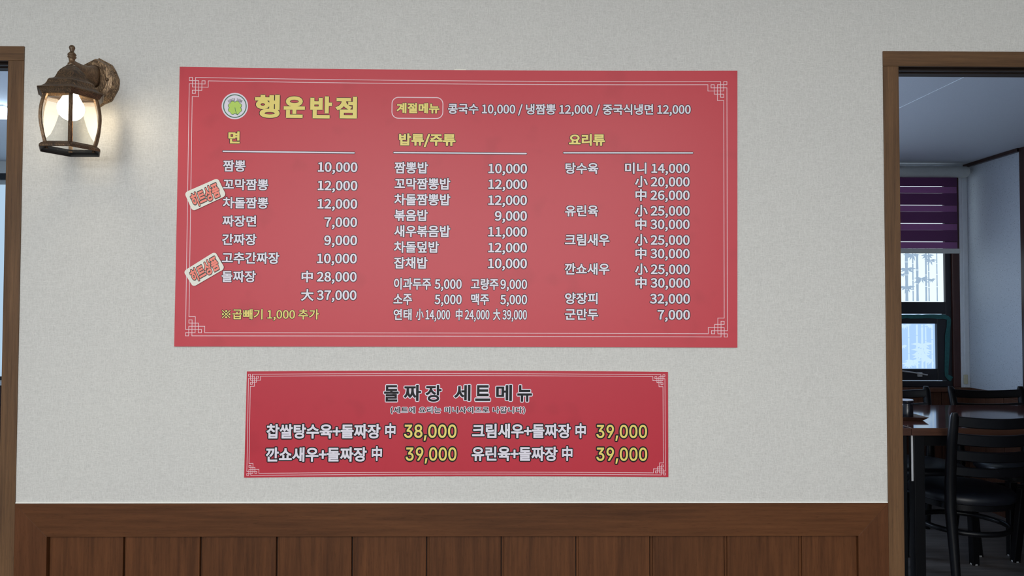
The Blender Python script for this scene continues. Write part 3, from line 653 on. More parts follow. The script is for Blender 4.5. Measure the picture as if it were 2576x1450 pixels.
49660: [920, [50,106,50,38,870,38,870,106,646,106,646,310,564,310,564,106,355,106,355,310,273,310,273,106], [412,767,412,698,393,613,341,537,266,473,176,426,80,398,114,329,198,353,278,390,350,440,411,501,456,572,501,501,561,441,634,391,714,353,798,329,832,398,736,425,646,473,570,537,518,613,499,698,499,767]],
49688: [920, [416,795,416,744,398,670,349,604,277,548,189,507,92,483,125,416,208,436,287,469,358,512,416,565,460,627,503,565,562,512,632,469,711,436,794,416,827,483,730,507,642,549,569,605,520,671,502,744,502,795], [50,318,50,249,416,249,416,-78,498,-78,498,249,867,249,867,318]],
49885: [920, [187,237,187,169,708,169,708,-78,791,-78,791,237], [708,827,708,283,791,283,791,827], [285,784,285,696,274,617,244,543,197,478,134,424,58,386,100,320,161,350,215,388,262,436,300,490,328,551,357,494,395,444,441,400,494,364,554,336,595,402,520,438,458,488,410,550,380,620,369,696,369,784]],
49920: [920, [688,827,688,357,770,357,770,560,886,560,886,630,770,630,770,827], [179,-1,179,-68,804,-68,804,-1,261,-1,261,100,770,100,770,318,177,318,177,252,689,252,689,162,179,162], [430,787,430,725,428,679,420,628,405,577,381,527,347,483,312,529,287,579,272,631,263,680,261,725,261,787,182,787,182,725,177,669,162,609,135,551,96,498,42,456,87,397,147,444,190,506,220,575,246,503,288,438,346,387,404,436,445,499,471,570,501,501,545,442,605,397,650,456,596,496,556,546,529,604,514,665,509,725,509,787]],
50577: [920, [302,773,225,763,160,734,110,689,77,631,66,560,77,489,110,431,160,386,225,357,302,347,379,357,444,386,494,431,527,489,538,560,527,631,494,689,444,734,379,763], [302,703,353,696,396,677,429,647,450,607,458,560,450,512,429,473,396,443,353,424,302,417,252,424,209,443,176,473,155,512,147,560,155,607,176,647,209,677,252,696], [464,263,362,256,280,234,218,199,179,152,166,93,179,35,218,-12,280,-47,362,-69,464,-76,565,-69,647,-47,709,-12,747,35,760,93,747,152,709,199,647,234,565,256], [464,196,538,192,598,178,642,157,670,129,679,93,670,57,642,29,598,8,538,-5,464,-9,390,-5,330,8,285,29,258,57,248,93,258,129,285,157,330,178,390,192], [669,827,669,291,752,291,752,430,883,430,883,499,752,499,752,623,883,623,883,692,752,692,752,827]],
50640: [920, [739,827,739,-78,819,-78,819,827], [253,674,293,663,325,633,350,583,365,518,370,437,365,356,350,290,325,240,293,210,253,199,214,210,182,240,158,290,143,356,138,437,143,518,158,583,182,633,214,663], [253,751,188,737,135,696,95,631,70,544,61,437,70,330,95,242,135,176,188,135,253,121,315,134,367,171,407,230,434,309,446,407,559,407,559,-32,638,-32,638,808,559,808,559,475,446,475,433,569,406,646,366,703,314,739]],
50672: [920, [297,695,346,688,388,667,421,635,442,592,450,542,442,492,421,449,388,417,346,396,297,389,247,396,204,417,172,449,150,492,143,542,150,592,172,635,204,667,247,688], [711,617,711,469,518,469,526,504,529,542,526,581,517,617], [297,769,221,758,157,727,107,679,75,617,64,542,75,468,107,405,157,358,221,327,297,316,370,326,432,355,482,401,711,401,711,158,794,158,794,826,711,826,711,685,481,685,432,730,369,759], [217,227,217,-58,819,-58,819,10,299,10,299,227]],
50836: [920, [458,704,540,696,608,674,661,639,695,593,707,537,695,481,661,435,608,400,540,378,458,370,377,378,308,400,256,435,222,481,210,537,222,593,256,639,308,674,377,696], [458,770,351,759,260,729,190,680,146,615,130,537,135,490,151,448,176,410,210,378,251,351,251,107,50,107,50,38,870,38,870,107,668,107,668,352,709,379,742,411,766,448,782,490,787,537,771,615,726,680,657,729,566,759], [333,107,333,320,393,309,458,305,524,309,585,320,585,107]],
50864: [920, [457,791,352,782,265,756,198,715,156,660,141,592,156,525,198,470,265,429,352,403,457,394,563,403,650,429,717,470,759,525,774,592,759,660,717,715,650,756,563,782], [457,724,535,718,599,701,647,673,678,636,689,592,678,548,647,511,599,484,535,467,457,461,380,467,316,484,268,511,237,548,226,592,237,636,268,673,316,701,380,718], [49,309,49,240,416,240,416,-78,498,-78,498,240,869,240,869,309]],
50868: [920, [458,804,352,796,264,772,198,734,156,684,141,622,156,560,198,510,264,472,352,449,458,441,565,449,653,472,719,510,760,560,775,622,760,684,719,734,653,772,565,796], [458,737,535,732,598,717,646,693,676,661,687,622,676,583,646,552,598,529,535,514,458,509,382,514,318,529,270,552,240,583,229,622,240,661,270,693,318,717,382,732], [49,368,49,300,424,300,424,117,508,117,508,300,869,300,869,368], [154,206,154,-58,778,-58,778,11,237,11,237,206]],
50976: [920, [457,791,352,782,265,756,198,715,156,660,141,593,156,527,198,472,265,431,352,406,457,397,563,406,650,431,717,472,759,527,774,593,759,660,717,715,650,756,563,782], [457,724,535,718,599,701,647,674,678,637,689,593,678,549,647,513,599,487,535,470,457,464,380,470,316,487,268,513,237,549,226,593,237,637,268,674,316,701,380,718], [49,312,49,244,260,244,260,-78,345,-78,345,244,571,244,571,-78,655,-78,655,244,869,244,869,312]],
50977: [920, [458,806,350,798,262,776,196,741,154,692,140,633,154,573,196,525,262,489,350,467,458,459,566,467,654,489,720,525,762,573,776,633,762,692,720,741,654,776,566,798], [458,740,537,735,602,722,650,700,680,670,691,633,680,596,650,566,602,543,537,530,458,525,379,530,314,543,266,566,236,596,225,633,236,670,266,700,314,722,379,735], [141,211,141,144,683,144,683,-78,766,-78,766,211,651,211,651,324,867,324,867,391,50,391,50,324,265,324,265,211], [348,324,569,324,569,211,348,211]],
51020: [920, [458,807,350,799,262,778,196,742,154,694,140,635,154,576,196,529,262,494,350,472,458,465,566,472,655,494,721,529,762,576,776,635,762,694,721,742,655,778,566,799], [458,741,537,736,602,723,650,701,680,672,691,635,680,599,650,570,602,549,537,536,458,531,379,536,314,549,266,570,236,599,225,635,236,672,266,701,314,723,379,736], [150,232,150,-66,767,-66,767,232], [686,165,686,2,231,2,231,165], [50,388,50,320,867,320,867,388]],
51060: [920, [707,827,707,-79,790,-79,790,827], [313,757,238,743,174,701,125,636,94,548,83,442,94,335,125,247,174,182,238,140,313,126,388,140,451,182,500,247,531,335,542,442,531,548,500,636,451,701,388,743], [313,683,362,672,403,640,435,590,455,523,462,442,455,360,435,293,403,243,362,211,313,200,263,211,222,243,190,293,170,360,163,442,170,523,190,590,222,640,263,672]],
51105: [920, [182,288,182,-66,752,-66,752,288,669,288,669,179,264,179,264,288], [264,113,669,113,669,2,264,2], [70,767,70,699,272,699,272,669,261,596,231,528,183,469,120,422,44,387,86,321,148,348,202,384,248,428,286,478,314,535,342,483,379,437,424,397,477,365,536,340,575,405,501,438,440,483,394,539,365,602,355,670,355,699,554,699,554,767], [669,827,669,331,752,331,752,549,885,549,885,618,752,618,752,827]],
51109: [920, [464,257,362,250,279,229,218,195,179,149,166,91,179,33,218,-13,279,-47,362,-69,464,-76,565,-69,648,-47,709,-13,747,33,760,91,747,149,709,195,648,229,565,250], [464,191,538,187,598,174,642,153,670,126,679,91,670,56,642,28,598,7,538,-6,464,-10,390,-6,330,7,285,28,258,56,248,91,258,126,285,153,330,174,390,187], [71,760,71,692,273,692,273,656,262,581,232,511,185,449,122,399,46,363,88,297,150,325,204,362,250,408,288,460,316,519,344,468,380,422,425,382,476,349,535,324,574,389,501,422,440,468,395,524,366,588,356,657,356,692,555,692,555,760], [669,827,669,282,752,282,752,528,885,528,885,597,752,597,752,827]],
51208: [920, [711,827,711,625,533,625,533,558,711,558,711,360,793,360,793,827], [78,780,78,712,279,712,279,689,268,620,237,555,190,497,127,449,53,414,94,349,155,376,208,412,255,455,293,505,321,561,349,511,386,466,431,427,483,395,541,370,580,436,508,468,448,512,402,565,372,625,362,688,362,712,561,712,561,780], [213,-2,213,-68,827,-68,827,-2,295,-2,295,97,793,97,793,315,211,315,211,248,711,248,711,160,213,160]],
51216: [920, [207,253,207,-66,794,-66,794,253], [713,187,713,2,289,2,289,187], [711,827,711,601,532,601,532,532,711,532,711,298,794,298,794,827], [79,769,79,701,280,701,280,668,269,593,239,522,191,460,128,409,53,372,96,306,157,334,211,372,257,419,295,472,323,531,351,478,387,429,432,387,483,353,541,326,583,392,510,428,449,476,403,534,374,599,364,668,364,701,562,701,562,769]],
51452: [920, [127,770,127,704,412,704,412,699,395,630,347,568,277,516,192,477,98,454,130,388,213,408,290,440,360,482,417,534,458,595,500,534,557,482,627,440,705,408,788,388,819,454,725,477,640,516,570,568,522,630,505,699,505,704,789,704,789,770], [50,312,50,244,416,244,416,-77,498,-77,498,244,867,244,867,312]],
51473: [920, [458,177,536,173,598,161,645,142,674,116,684,83,674,50,645,24,598,4,536,-8,458,-12,380,-8,317,4,271,24,242,50,232,83,242,116,271,142,317,161,380,173], [50,404,50,336,417,336,417,241,324,231,249,209,194,177,160,135,148,83,162,27,201,-17,265,-49,351,-69,458,-76,564,-69,650,-49,714,-17,753,27,767,83,755,135,721,177,666,209,591,231,499,241,499,336,867,336,867,404], [125,785,125,718,405,718,385,661,338,612,271,571,188,541,96,524,125,458,213,475,293,502,363,540,419,587,458,642,498,587,554,540,624,502,705,475,792,458,822,524,729,541,646,571,578,612,532,661,512,718,793,718,793,785]],
51592: [920, [50,111,50,42,870,42,870,111], [118,737,118,669,416,669,416,630,397,546,346,471,272,408,183,361,90,334,124,267,206,291,285,329,356,379,416,439,460,510,504,441,564,381,636,332,715,295,798,271,832,337,737,364,648,410,573,472,521,547,502,630,502,669,800,669,800,737]],
51676: [920, [683,827,683,-78,766,-78,766,397,892,397,892,468,766,468,766,827], [362,735,362,667,429,667,429,558,427,492,419,420,404,347,379,278,343,215,306,279,281,350,266,423,258,494,256,558,256,667,323,667,323,735,66,735,66,667,177,667,177,558,173,476,159,391,134,307,94,233,37,173,90,112,147,174,188,252,216,341,242,250,284,169,342,104,401,168,443,249,469,340,496,252,538,174,595,112,648,173,591,231,551,305,526,388,512,474,508,558,508,667,611,667,611,735]],
51692: [920, [187,251,187,-66,770,-66,770,251], [689,185,689,2,268,2,268,185], [365,763,365,695,428,695,428,655,421,578,396,495,346,420,295,497,270,581,263,655,263,695,327,695,327,763,72,763,72,695,185,695,185,655,180,600,164,542,136,485,95,435,41,395,86,334,147,380,192,441,222,509,248,439,288,375,345,325,403,375,444,439,469,509,500,440,545,380,606,334,651,395,596,434,556,484,528,540,512,599,507,655,507,695,616,695,616,763], [688,827,688,295,770,295,770,534,884,534,884,603,770,603,770,827]],
52264: [920, [269,810,269,670,66,670,66,603,270,603,270,534,259,442,228,354,179,275,116,209,41,161,88,97,147,133,200,181,246,238,284,303,312,375,339,308,375,247,419,193,469,149,525,114,572,177,499,225,438,289,391,364,362,447,351,534,351,603,552,603,552,670,352,670,352,810], [662,827,662,-78,745,-78,745,386,893,386,893,456,745,456,745,827]],
52281: [920, [182,279,182,-66,752,-66,752,279,669,279,669,175,264,175,264,279], [264,109,669,109,669,2,264,2], [276,831,276,726,75,726,75,659,276,659,276,649,265,581,235,520,187,465,125,422,50,390,89,325,151,350,205,383,252,423,290,470,318,524,347,476,384,433,429,396,482,366,541,343,580,407,506,437,444,478,398,529,368,587,358,649,358,659,558,659,558,726,359,726,359,831], [669,827,669,323,752,323,752,542,885,542,885,611,752,611,752,827]],
52292: [920, [235,794,235,659,64,659,64,590,235,590,235,549,227,460,202,373,163,293,109,225,42,173,91,110,141,147,185,194,222,249,253,311,275,377,298,315,329,258,366,207,410,164,460,130,508,192,441,241,387,305,347,381,322,463,314,549,314,590,484,590,484,659,314,659,314,794], [544,808,544,-32,623,-32,623,392,741,392,741,-78,821,-78,821,827,741,827,741,462,623,462,623,808]],
52628: [920, [50,280,50,211,417,211,417,-79,499,-79,499,211,867,211,867,280], [417,827,417,715,129,715,129,648,417,648,400,583,353,524,283,474,196,437,101,415,131,349,213,367,290,396,359,435,416,482,459,537,501,482,558,435,626,396,703,367,785,349,815,415,720,437,634,475,564,524,517,583,500,648,788,648,788,715,499,715,499,827]],
53097: [920, [458,241,351,234,265,214,201,182,162,138,148,82,162,27,201,-17,265,-49,351,-69,458,-76,565,-69,651,-49,714,-17,753,27,767,82,753,138,714,182,651,214,565,234], [458,175,536,171,598,160,645,141,674,115,684,82,674,49,645,23,598,4,536,-7,458,-11,380,-7,317,4,271,23,242,49,232,82,242,115,271,141,317,160,380,171], [382,505,382,379,51,379,51,312,866,312,866,379,465,379,465,505], [147,791,147,724,684,724,683,637,125,620,137,549,679,575,673,513,661,444,744,438,760,548,766,641,767,722,767,791]],
53356: [920, [50,117,50,48,867,48,867,117], [148,735,148,667,686,667,686,624,684,484,123,460,135,392,681,421,669,312,646,191,729,183,756,350,766,492,767,624,767,735]],
53461: [920, [465,248,363,241,280,221,219,188,180,142,167,86,180,30,219,-16,280,-49,363,-69,465,-76,567,-69,649,-49,711,-16,749,30,762,86,749,142,711,188,649,221,567,241], [465,183,539,179,599,166,643,146,671,120,680,86,671,52,643,25,599,5,539,-8,465,-12,391,-8,331,5,286,25,259,52,249,86,259,120,286,146,331,166,391,179], [669,827,669,271,752,271,752,524,885,524,885,593,752,593,752,827], [91,763,91,331,160,331,322,333,452,340,572,357,563,424,449,409,326,401,174,399,174,517,488,517,488,583,174,583,174,696,504,696,504,763]],
53468: [920, [86,723,86,145,144,145,273,147,380,154,482,169,474,238,380,224,282,217,165,215,165,418,428,418,428,484,165,484,165,656,442,656,442,723], [540,808,540,-32,619,-32,619,396,739,396,739,-78,819,-78,819,827,739,827,739,464,619,464,619,808]],
53944: [920, [50,108,50,39,870,39,870,108], [155,749,155,272,776,272,776,339,239,339,239,481,747,481,747,548,239,548,239,681,767,681,767,749]],
54408: [920, [686,151,686,2,231,2,231,151], [150,217,150,-66,767,-66,767,217,499,217,499,323,867,323,867,390,50,390,50,323,417,323,417,217], [129,542,129,474,786,474,786,542,653,542,653,730,789,730,789,798,126,798,126,730,262,730,262,542], [345,730,570,730,570,542,345,542]],
54588: [920, [709,827,709,-78,792,-78,792,827], [58,146,238,148,436,157,635,180,630,242,484,228,484,662,584,662,584,730,72,730,72,662,172,662,172,217,49,216], [252,662,403,662,403,224,252,218]],
54665: [920, [275,606,212,599,159,579,118,546,92,503,83,451,92,399,118,356,159,324,212,304,275,297,339,304,392,324,433,356,459,399,468,451,459,503,433,546,392,579,339,599], [275,544,314,540,347,527,372,508,387,482,393,451,387,420,372,394,347,375,314,362,275,358,236,362,203,375,178,394,163,420,157,451,163,482,178,508,203,527,236,540], [515,239,411,232,327,212,265,180,226,136,213,81,226,26,265,-17,327,-50,411,-69,515,-76,619,-69,703,-50,765,-17,804,26,817,81,804,136,765,180,703,212,619,232], [515,175,591,171,652,159,697,140,724,114,734,81,724,49,697,23,652,4,591,-8,515,-12,439,-8,378,4,333,23,305,49,295,81,305,114,333,140,378,159,439,171], [539,809,539,287,617,287,617,513,733,513,733,255,812,255,812,827,733,827,733,581,617,581,617,809], [234,820,234,719,45,719,45,653,503,653,503,719,316,719,316,820]],
55176: [920, [707,827,707,-78,790,-78,790,827], [343,540,270,530,208,502,160,458,130,400,119,332,130,263,160,206,208,162,270,134,343,124,416,134,477,162,525,206,555,263,566,332,555,400,525,458,477,502,416,530], [343,471,390,464,430,445,460,416,480,378,487,332,480,286,460,248,430,218,390,200,343,193,296,200,256,218,225,248,205,286,198,332,205,378,225,416,256,445,296,464], [299,818,299,681,70,681,70,613,612,613,612,681,383,681,383,818]],
-48: [647, [375,-5,421,10,462,34,497,68,526,111,549,162,566,222,576,289,579,363,576,437,566,504,549,564,526,616,496,658,461,692,421,717,375,731,324,736,273,731,227,717,186,692,151,658,122,616,99,564,82,504,71,437,68,363,71,289,81,222,98,162,121,111,150,68,186,34,227,10,273,-5,324,-10], [290,75,260,86,233,105,210,132,191,165,176,205,161,277,156,363,161,449,176,521,191,561,210,595,233,622,260,641,290,652,324,656,358,652,388,641,415,622,438,595,457,561,472,521,486,449,491,363,486,277,472,205,457,165,438,132,415,105,388,86,358,75,324,71]],
-49: [647, [558,0,558,78,109,78,109,0], [283,727,123,610,123,511,299,640,303,640,303,0,394,0,394,727]],
-50: [647, [556,0,556,81,218,81,218,86,381,257,437,318,480,369,510,414,530,454,541,492,544,532,541,569,532,604,516,636,482,677,437,709,402,724,363,733,321,736,260,729,204,709,172,688,145,663,123,632,107,597,97,559,94,517,181,517,185,557,198,591,218,618,246,639,280,652,319,656,357,652,390,641,418,623,439,598,452,567,457,531,454,498,444,467,427,436,403,403,335,327,91,68,91,0]],
-51: [647, [358,-7,402,2,441,18,476,39,505,64,529,94,547,129,558,166,561,207,558,247,547,284,530,318,506,348,476,374,440,394,399,408,353,414,302,413,302,398,532,658,532,727,99,727,99,646,411,646,411,640,224,427,224,354,287,354,346,349,392,334,427,310,451,280,465,245,470,207,465,167,449,133,425,106,393,87,355,75,312,71,272,75,236,85,205,102,181,124,164,153,156,188,62,188,68,149,81,114,100,82,140,43,189,14,247,-4,311,-10]],
-52: [647, [590,151,590,232,155,232,155,237,444,727,353,727,57,226,57,151], [490,0,490,454,402,454,402,209,402,173,402,0]],
-53: [647, [361,-6,403,4,441,22,475,45,503,74,527,108,544,146,555,188,558,233,554,284,541,330,521,372,493,408,459,436,420,458,376,472,328,477,290,474,254,464,222,450,195,431,191,431,215,646,523,646,523,727,137,727,96,361,183,351,208,369,239,383,275,392,311,396,354,390,392,374,424,349,448,316,463,276,468,232,463,188,449,149,426,117,395,92,357,76,316,71,280,75,248,86,220,104,197,127,182,155,175,186,85,186,95,133,118,86,154,46,200,16,255,-3,316,-10]],
-54: [647, [366,-7,406,3,443,20,475,43,503,71,525,104,542,141,552,181,556,224,553,268,543,307,528,343,507,374,482,400,451,421,416,436,378,446,336,449,306,446,279,438,256,426,236,411,220,393,208,373,216,373,460,727,360,727,196,486,146,406,114,341,96,285,91,231,94,186,104,144,121,106,143,72,171,44,203,21,240,4,280,-7,323,-10], [283,74,248,89,219,114,197,145,184,183,179,226,184,269,197,306,219,336,248,359,283,374,323,379,364,374,398,359,426,336,449,305,463,268,468,224,463,182,449,145,426,113,398,89,364,74,323,69]],
-55: [647, [236,0,558,641,558,727,89,727,89,646,462,646,462,640,139,0]],
-56: [647, [392,-3,453,16,503,48,541,88,559,120,569,155,573,193,568,238,553,279,530,315,502,344,467,366,429,381,462,394,490,413,513,440,531,472,542,506,545,543,542,579,532,612,516,643,495,670,468,693,437,711,384,730,323,736,262,730,208,711,163,682,129,643,113,612,103,579,100,543,104,506,114,471,132,440,156,413,185,394,218,378,179,366,144,344,115,315,93,279,79,238,74,193,78,155,88,120,106,88,130,60,159,36,194,16,254,-3,323,-10], [278,74,239,86,207,106,184,131,170,162,165,198,170,236,185,269,210,297,242,318,280,332,323,336,366,332,404,318,436,297,460,269,476,236,481,198,476,162,461,131,438,106,407,86,368,74,323,70], [286,418,254,429,227,448,207,472,194,502,190,537,194,571,207,600,227,624,253,642,286,653,323,657,361,653,393,642,419,624,439,600,452,571,456,537,452,502,439,472,418,448,392,429,360,418,323,414]],
-57: [647, [280,733,240,723,204,706,171,683,144,656,121,623,104,586,94,546,91,502,94,459,103,420,119,384,140,353,165,327,196,306,231,290,269,281,311,278,340,280,367,288,390,300,411,316,427,334,439,354,431,354,186,0,286,0,450,240,500,320,532,385,550,442,556,496,553,541,543,582,526,620,503,654,476,683,443,706,406,723,366,733,323,736], [363,652,398,637,427,613,449,582,463,544,468,500,463,458,449,421,427,390,398,367,363,353,323,348,284,353,249,368,220,391,198,422,184,459,179,502,184,544,198,582,220,613,249,637,284,652,323,657]],
-44: [268, [120,-171,196,101,97,101,54,-171]],
-83: [638, [372,-10,420,0,462,15,498,36,528,61,552,91,569,124,580,160,583,198,578,244,564,282,541,314,512,339,480,360,445,377,378,399,303,419,242,440,212,456,187,477,170,503,164,537,169,569,184,597,207,621,239,640,277,651,321,655,363,652,400,642,432,625,457,602,474,574,482,540,573,540,568,576,557,610,539,641,501,680,452,711,392,730,324,736,257,730,197,711,162,692,132,668,107,640,89,607,78,571,74,532,79,487,96,447,123,413,160,384,207,361,262,342,350,318,388,306,423,292,452,276,474,256,489,230,494,199,488,163,471,131,444,106,408,86,366,74,319,70,277,74,238,84,204,101,176,125,158,157,149,195,55,195,60,155,72,119,91,86,116,57,146,33,182,13,246,-6,319,-13]],
-73: [429, [385,0,385,81,261,81,261,645,385,645,385,727,44,727,44,645,169,645,169,81,44,81,44,0]],
-78: [748, [179,0,179,416,178,468,175,548,170,648,154,646,211,544,253,472,289,415,553,0,662,0,662,727,570,727,570,278,570,225,572,155,578,77,591,79,554,152,518,215,490,261,195,727,86,727,86,0]],
-67: [729, [436,-6,487,7,533,26,575,54,611,88,640,129,662,176,676,229,583,229,572,194,556,163,535,137,510,115,482,98,450,86,417,78,382,76,339,80,300,91,263,109,230,135,202,167,179,207,162,252,151,304,148,363,151,422,162,474,179,520,202,559,229,591,262,617,299,636,339,647,382,651,417,649,450,641,482,629,510,612,535,590,556,564,572,533,583,497,676,497,662,550,640,598,610,638,574,673,533,701,486,720,436,732,382,736,321,731,266,716,215,691,169,656,131,613,99,562,76,503,63,436,58,363,63,290,76,224,99,165,131,113,169,70,215,36,266,10,321,-5,382,-10]],
-69: [598, [536,0,536,81,178,81,178,327,508,327,508,408,178,408,178,645,532,645,532,727,86,727,86,0]],
}

# ------------------------------------------------------------------ lettering
GL = {("n" if k > 0 else "i") + chr(abs(k)): (v[0], v[1:]) for k, v in GLYPHS.items()}
def off_ring(poly, off, rnd):
    """faces of the band outside a contour (filled side on its left)"""
    V_ = []; F_ = []
    n = len(poly)
    nor = []
    for i in range(n):
        a, c = poly[i], poly[(i + 1) % n]
        dx, dy = c[0] - a[0], c[1] - a[1]; L = math.hypot(dx, dy) or 1
        nor.append((dy / L, -dx / L))
    for i in range(n):
        a, c = poly[i], poly[(i + 1) % n]; nn = nor[i]
        b0 = len(V_)
        V_ += [a, c, (c[0] + nn[0] * off, c[1] + nn[1] * off), (a[0] + nn[0] * off, a[1] + nn[1] * off)]
        F_.append((b0, b0 + 1, b0 + 2, b0 + 3))
        np_ = nor[i - 1]
        cr = np_[0] * nn[1] - np_[1] * nn[0]
        dot = np_[0] * nn[0] + np_[1] * nn[1]
        if cr > 0.02:
            ang = math.atan2(cr, dot)
            if rnd:
                k = max(1, int(ang / 0.6) + 1); b0 = len(V_); V_.append(a)
                a0 = math.atan2(np_[1], np_[0])
                for j in range(k + 1):
                    t = a0 + ang * j / k; V_.append((a[0] + off * math.cos(t), a[1] + off * math.sin(t)))
                for j in range(k): F_.append((b0, b0 + 1 + j, b0 + 2 + j))
            else:
                mlen = off / max(0.2, math.cos(ang / 2)); b0 = len(V_)
                mx, my = np_[0] + nn[0], np_[1] + nn[1]; ml = math.hypot(mx, my) or 1
                if mlen > 1.7 * off: mlen = 1.15 * off
                V_ += [a, (a[0] + np_[0] * off, a[1] + np_[1] * off), (a[0] + mx / ml * mlen, a[1] + my / ml * mlen), (a[0] + nn[0] * off, a[1] + nn[1] * off)]
                F_.append((b0, b0 + 1, b0 + 2, b0 + 3))
    return V_, F_
_gc = {}
def glyph(key, ob, oo):
    kk = (key, ob, oo)
    if kk in _gc: return _gc[kk]
    adv, cs = GL[key]
    polys = [[(c[i] / 1000, c[i + 1] / 1000) for i in range(0, len(c), 2)] for c in cs]
    V1 = []; F1 = []; V2 = []; F2 = []
    if polys:
        flat = [p for q in polys for p in q]
        def area(q): return sum(q[i - 1][0] * q[i][1] - q[i][0] * q[i - 1][1] for i in range(len(q))) / 2
        def inside(p, q):
            c_ = False
            for i in range(len(q)):
                a_, b_ = q[i - 1], q[i]
                if (a_[1] > p[1]) != (b_[1] > p[1]) and p[0] < (b_[0] - a_[0]) * (p[1] - a_[1]) / (b_[1] - a_[1]) + a_[0]: c_ = not c_
            return c_
        V1 = []; F1 = []
        for q in polys:
            if area(q) <= 0: continue
            grp = [q] + [h for h in polys if area(h) < 0 and inside(h[0], q)]
            tri = tessellate_polygon([[Vector((p[0], p[1], 0)) for p in g_] for g_ in grp])
            b0 = len(V1)
            for g_ in grp: V1 += g_
            F1 += [tuple(i + b0 for i in t) for t in tri]
        nfill = len(F1)
        for q in polys:
            if ob > 0:
                v, f = off_ring(q, ob, False); b0 = len(V1); V1 += v; F1 += [tuple(i + b0 for i in x) for x in f]
            v, f = off_ring(q, ob + oo, True); b0 = len(V2); V2 += v; F2 += [tuple(i + b0 for i in x) for x in f]
        bb = (min(p[0] for p in flat) - ob, max(p[0] for p in flat) + ob, min(p[1] for p in flat) - ob, max(p[1] for p in flat) + ob)
    else: bb = None
    _gc[kk] = (adv / 1000, V1, F1, V2, F2, bb, nfill if polys else 0)
    return _gc[kk]
STY = {'item': (0.025, 0.050), 'head': (0.039, 0.045), 'title': (0.042, 0.024), 'set': (0.032, 0.075), 'num': (0.020, 0.080), 'settitle': (0.027, 0.050), 'sub': (0.020, 0.085), 'badge': (0.036, 0.07), 'note': (0.018, 0.045), 'tiny': (0.02, 0.0)}
def text(name, s, x0, x1, yt, yb, style, mats, parent, Y, mapper, font='n', track=0.0, vset=None, label=None, warp=None):
    ob, oo = STY[style]; pen = 0.0; items = []
    for ch in s:
        if ch == ' ': pen += 0.224 + track; continue
        g = glyph(font + ch, ob, oo); items.append((pen, g, ch)); pen += g[0] + track
    ex0 = min(p + g[5][0] for p, g, c in items); ex1 = max(p + g[5][1] for p, g, c in items)
    vs = [g for p, g, c in items if c.isdigit()] or [g for p, g, c in items if c not in ',/()+']
    if vset == 'all': vs = [g for p, g, c in items]
    ey0 = min(g[5][2] for g in vs); ey1 = max(g[5][3] for g in vs)
    sx = (x1 - x0) / (ex1 - ex0); sy = (yb - yt) / (ey1 - ey0)
    V = []; Fa = []; Mi = []
    for pen_, g, c in items:
        for (vv, ff, yy, mi) in ((g[3], g[4], Y - 0.0003, 1), (g[1], g[2], Y - 0.0006, 0)):
            b0 = len(V)
            # the overlapping pieces of one print lie a few hundredths of a millimetre apart
            lay = [0.0] * len(vv)
            for k, f in enumerate(ff):
                if mi == 0 and k < g[6]: continue
                for i in f: lay[i] = 0.00001 + 0.000002 * (k * 23 % 61)
            for (u, v), d_ in zip(vv, lay):
                px_ = x0 + (pen_ + u - ex0) * sx; py_ = yb - (v - ey0) * sy
                px_, py_ = mapper(px_, py_, (x0 + x1) / 2, (yt + yb) / 2)
                V.append(P(px_, py_, yy + d_))
            Fa += [tuple(i + b0 for i in f) for f in ff]; Mi += [mi] * len(ff)
    o = mesh_obj(name, V, Fa, list(mats), parent, None, Mi)
    if label: o['label'] = label
    return o
def polyline(mb, pts, w, Y, mi=0, closed=False):
    """thin printed line through pixel points, w in metres half width, mitred"""
    W = [P(x, y, Y) for x, y in pts]; n = len(W)
    for i in range(n if closed else n - 1):
        a, c = W[i], W[(i + 1) % n]; t = (c - a).normalized(); nn = Vector((-t.z, 0, t.x)) * w; e = t * w
        up = Vector((0, 0.00001 * (len(mb.f) % 14), 0))
        mb.quad(a + nn - e + up, c + nn + e + up, c - nn + e + up, a - nn - e + up, mi)

def fret(mb, TL, TR, BR, BL, u, bowt, bowb, w, Y, mi=0):
    """double line border whose corners carry the interlaced fret"""
    A = [(2, 0), (2, 5), (1, 5), (1, 4), (4, 4), (4, 1), (5, 1), (5, 2), (0, 2)]
    B = [(6, 1), (6, 3), (1, 3), (1, 0), (0, 0), (0, 1), (3, 1), (3, 6), (1, 6)]
    W_ = ((TR[0] - TL[0]) + (BR[0] - BL[0])) / 2; H_ = ((BL[1] - TL[1]) + (BR[1] - TR[1])) / 2
    def mp(x, y):  # x,y in units px inside the rectangle
        s, t = x / W_, y / H_
        X = (TL[0] * (1 - s) + TR[0] * s) * (1 - t) + (BL[0] * (1 - s) + BR[0] * s) * t
        Y_ = (TL[1] * (1 - s) + TR[1] * s) * (1 - t) + (BL[1] * (1 - s) + BR[1] * s) * t
        return X, Y_ + (bowt * (1 - t) + bowb * t) * 4 * s * (1 - s)
    for path in (A, B):
        for fx in (0, 1):
            for fy in (0, 1):
                pts = [((W_ - x * u) if fx else x * u, (H_ - y * u) if fy else y * u) for x, y in path]
                polyline(mb, [mp(*p) for p in pts], w, Y, mi)
    for k, (xa, ya) in enumerate(((2, 0), (6, 1))):
        nseg = 16
        for fy in (0, 1):
            y = (H_ - ya * u) if fy else ya * u
            pts = [mp(xa * u + (W_ - 2 * xa * u) * i / nseg, y) for i in range(nseg + 1)]
            polyline(mb, pts, w, Y, mi)
        for fx in (0, 1):
            x = (W_ - ya * u) if fx else ya * u
            polyline(mb, [mp(x, xa * u), mp(x, H_ - xa * u)], w, Y, mi)

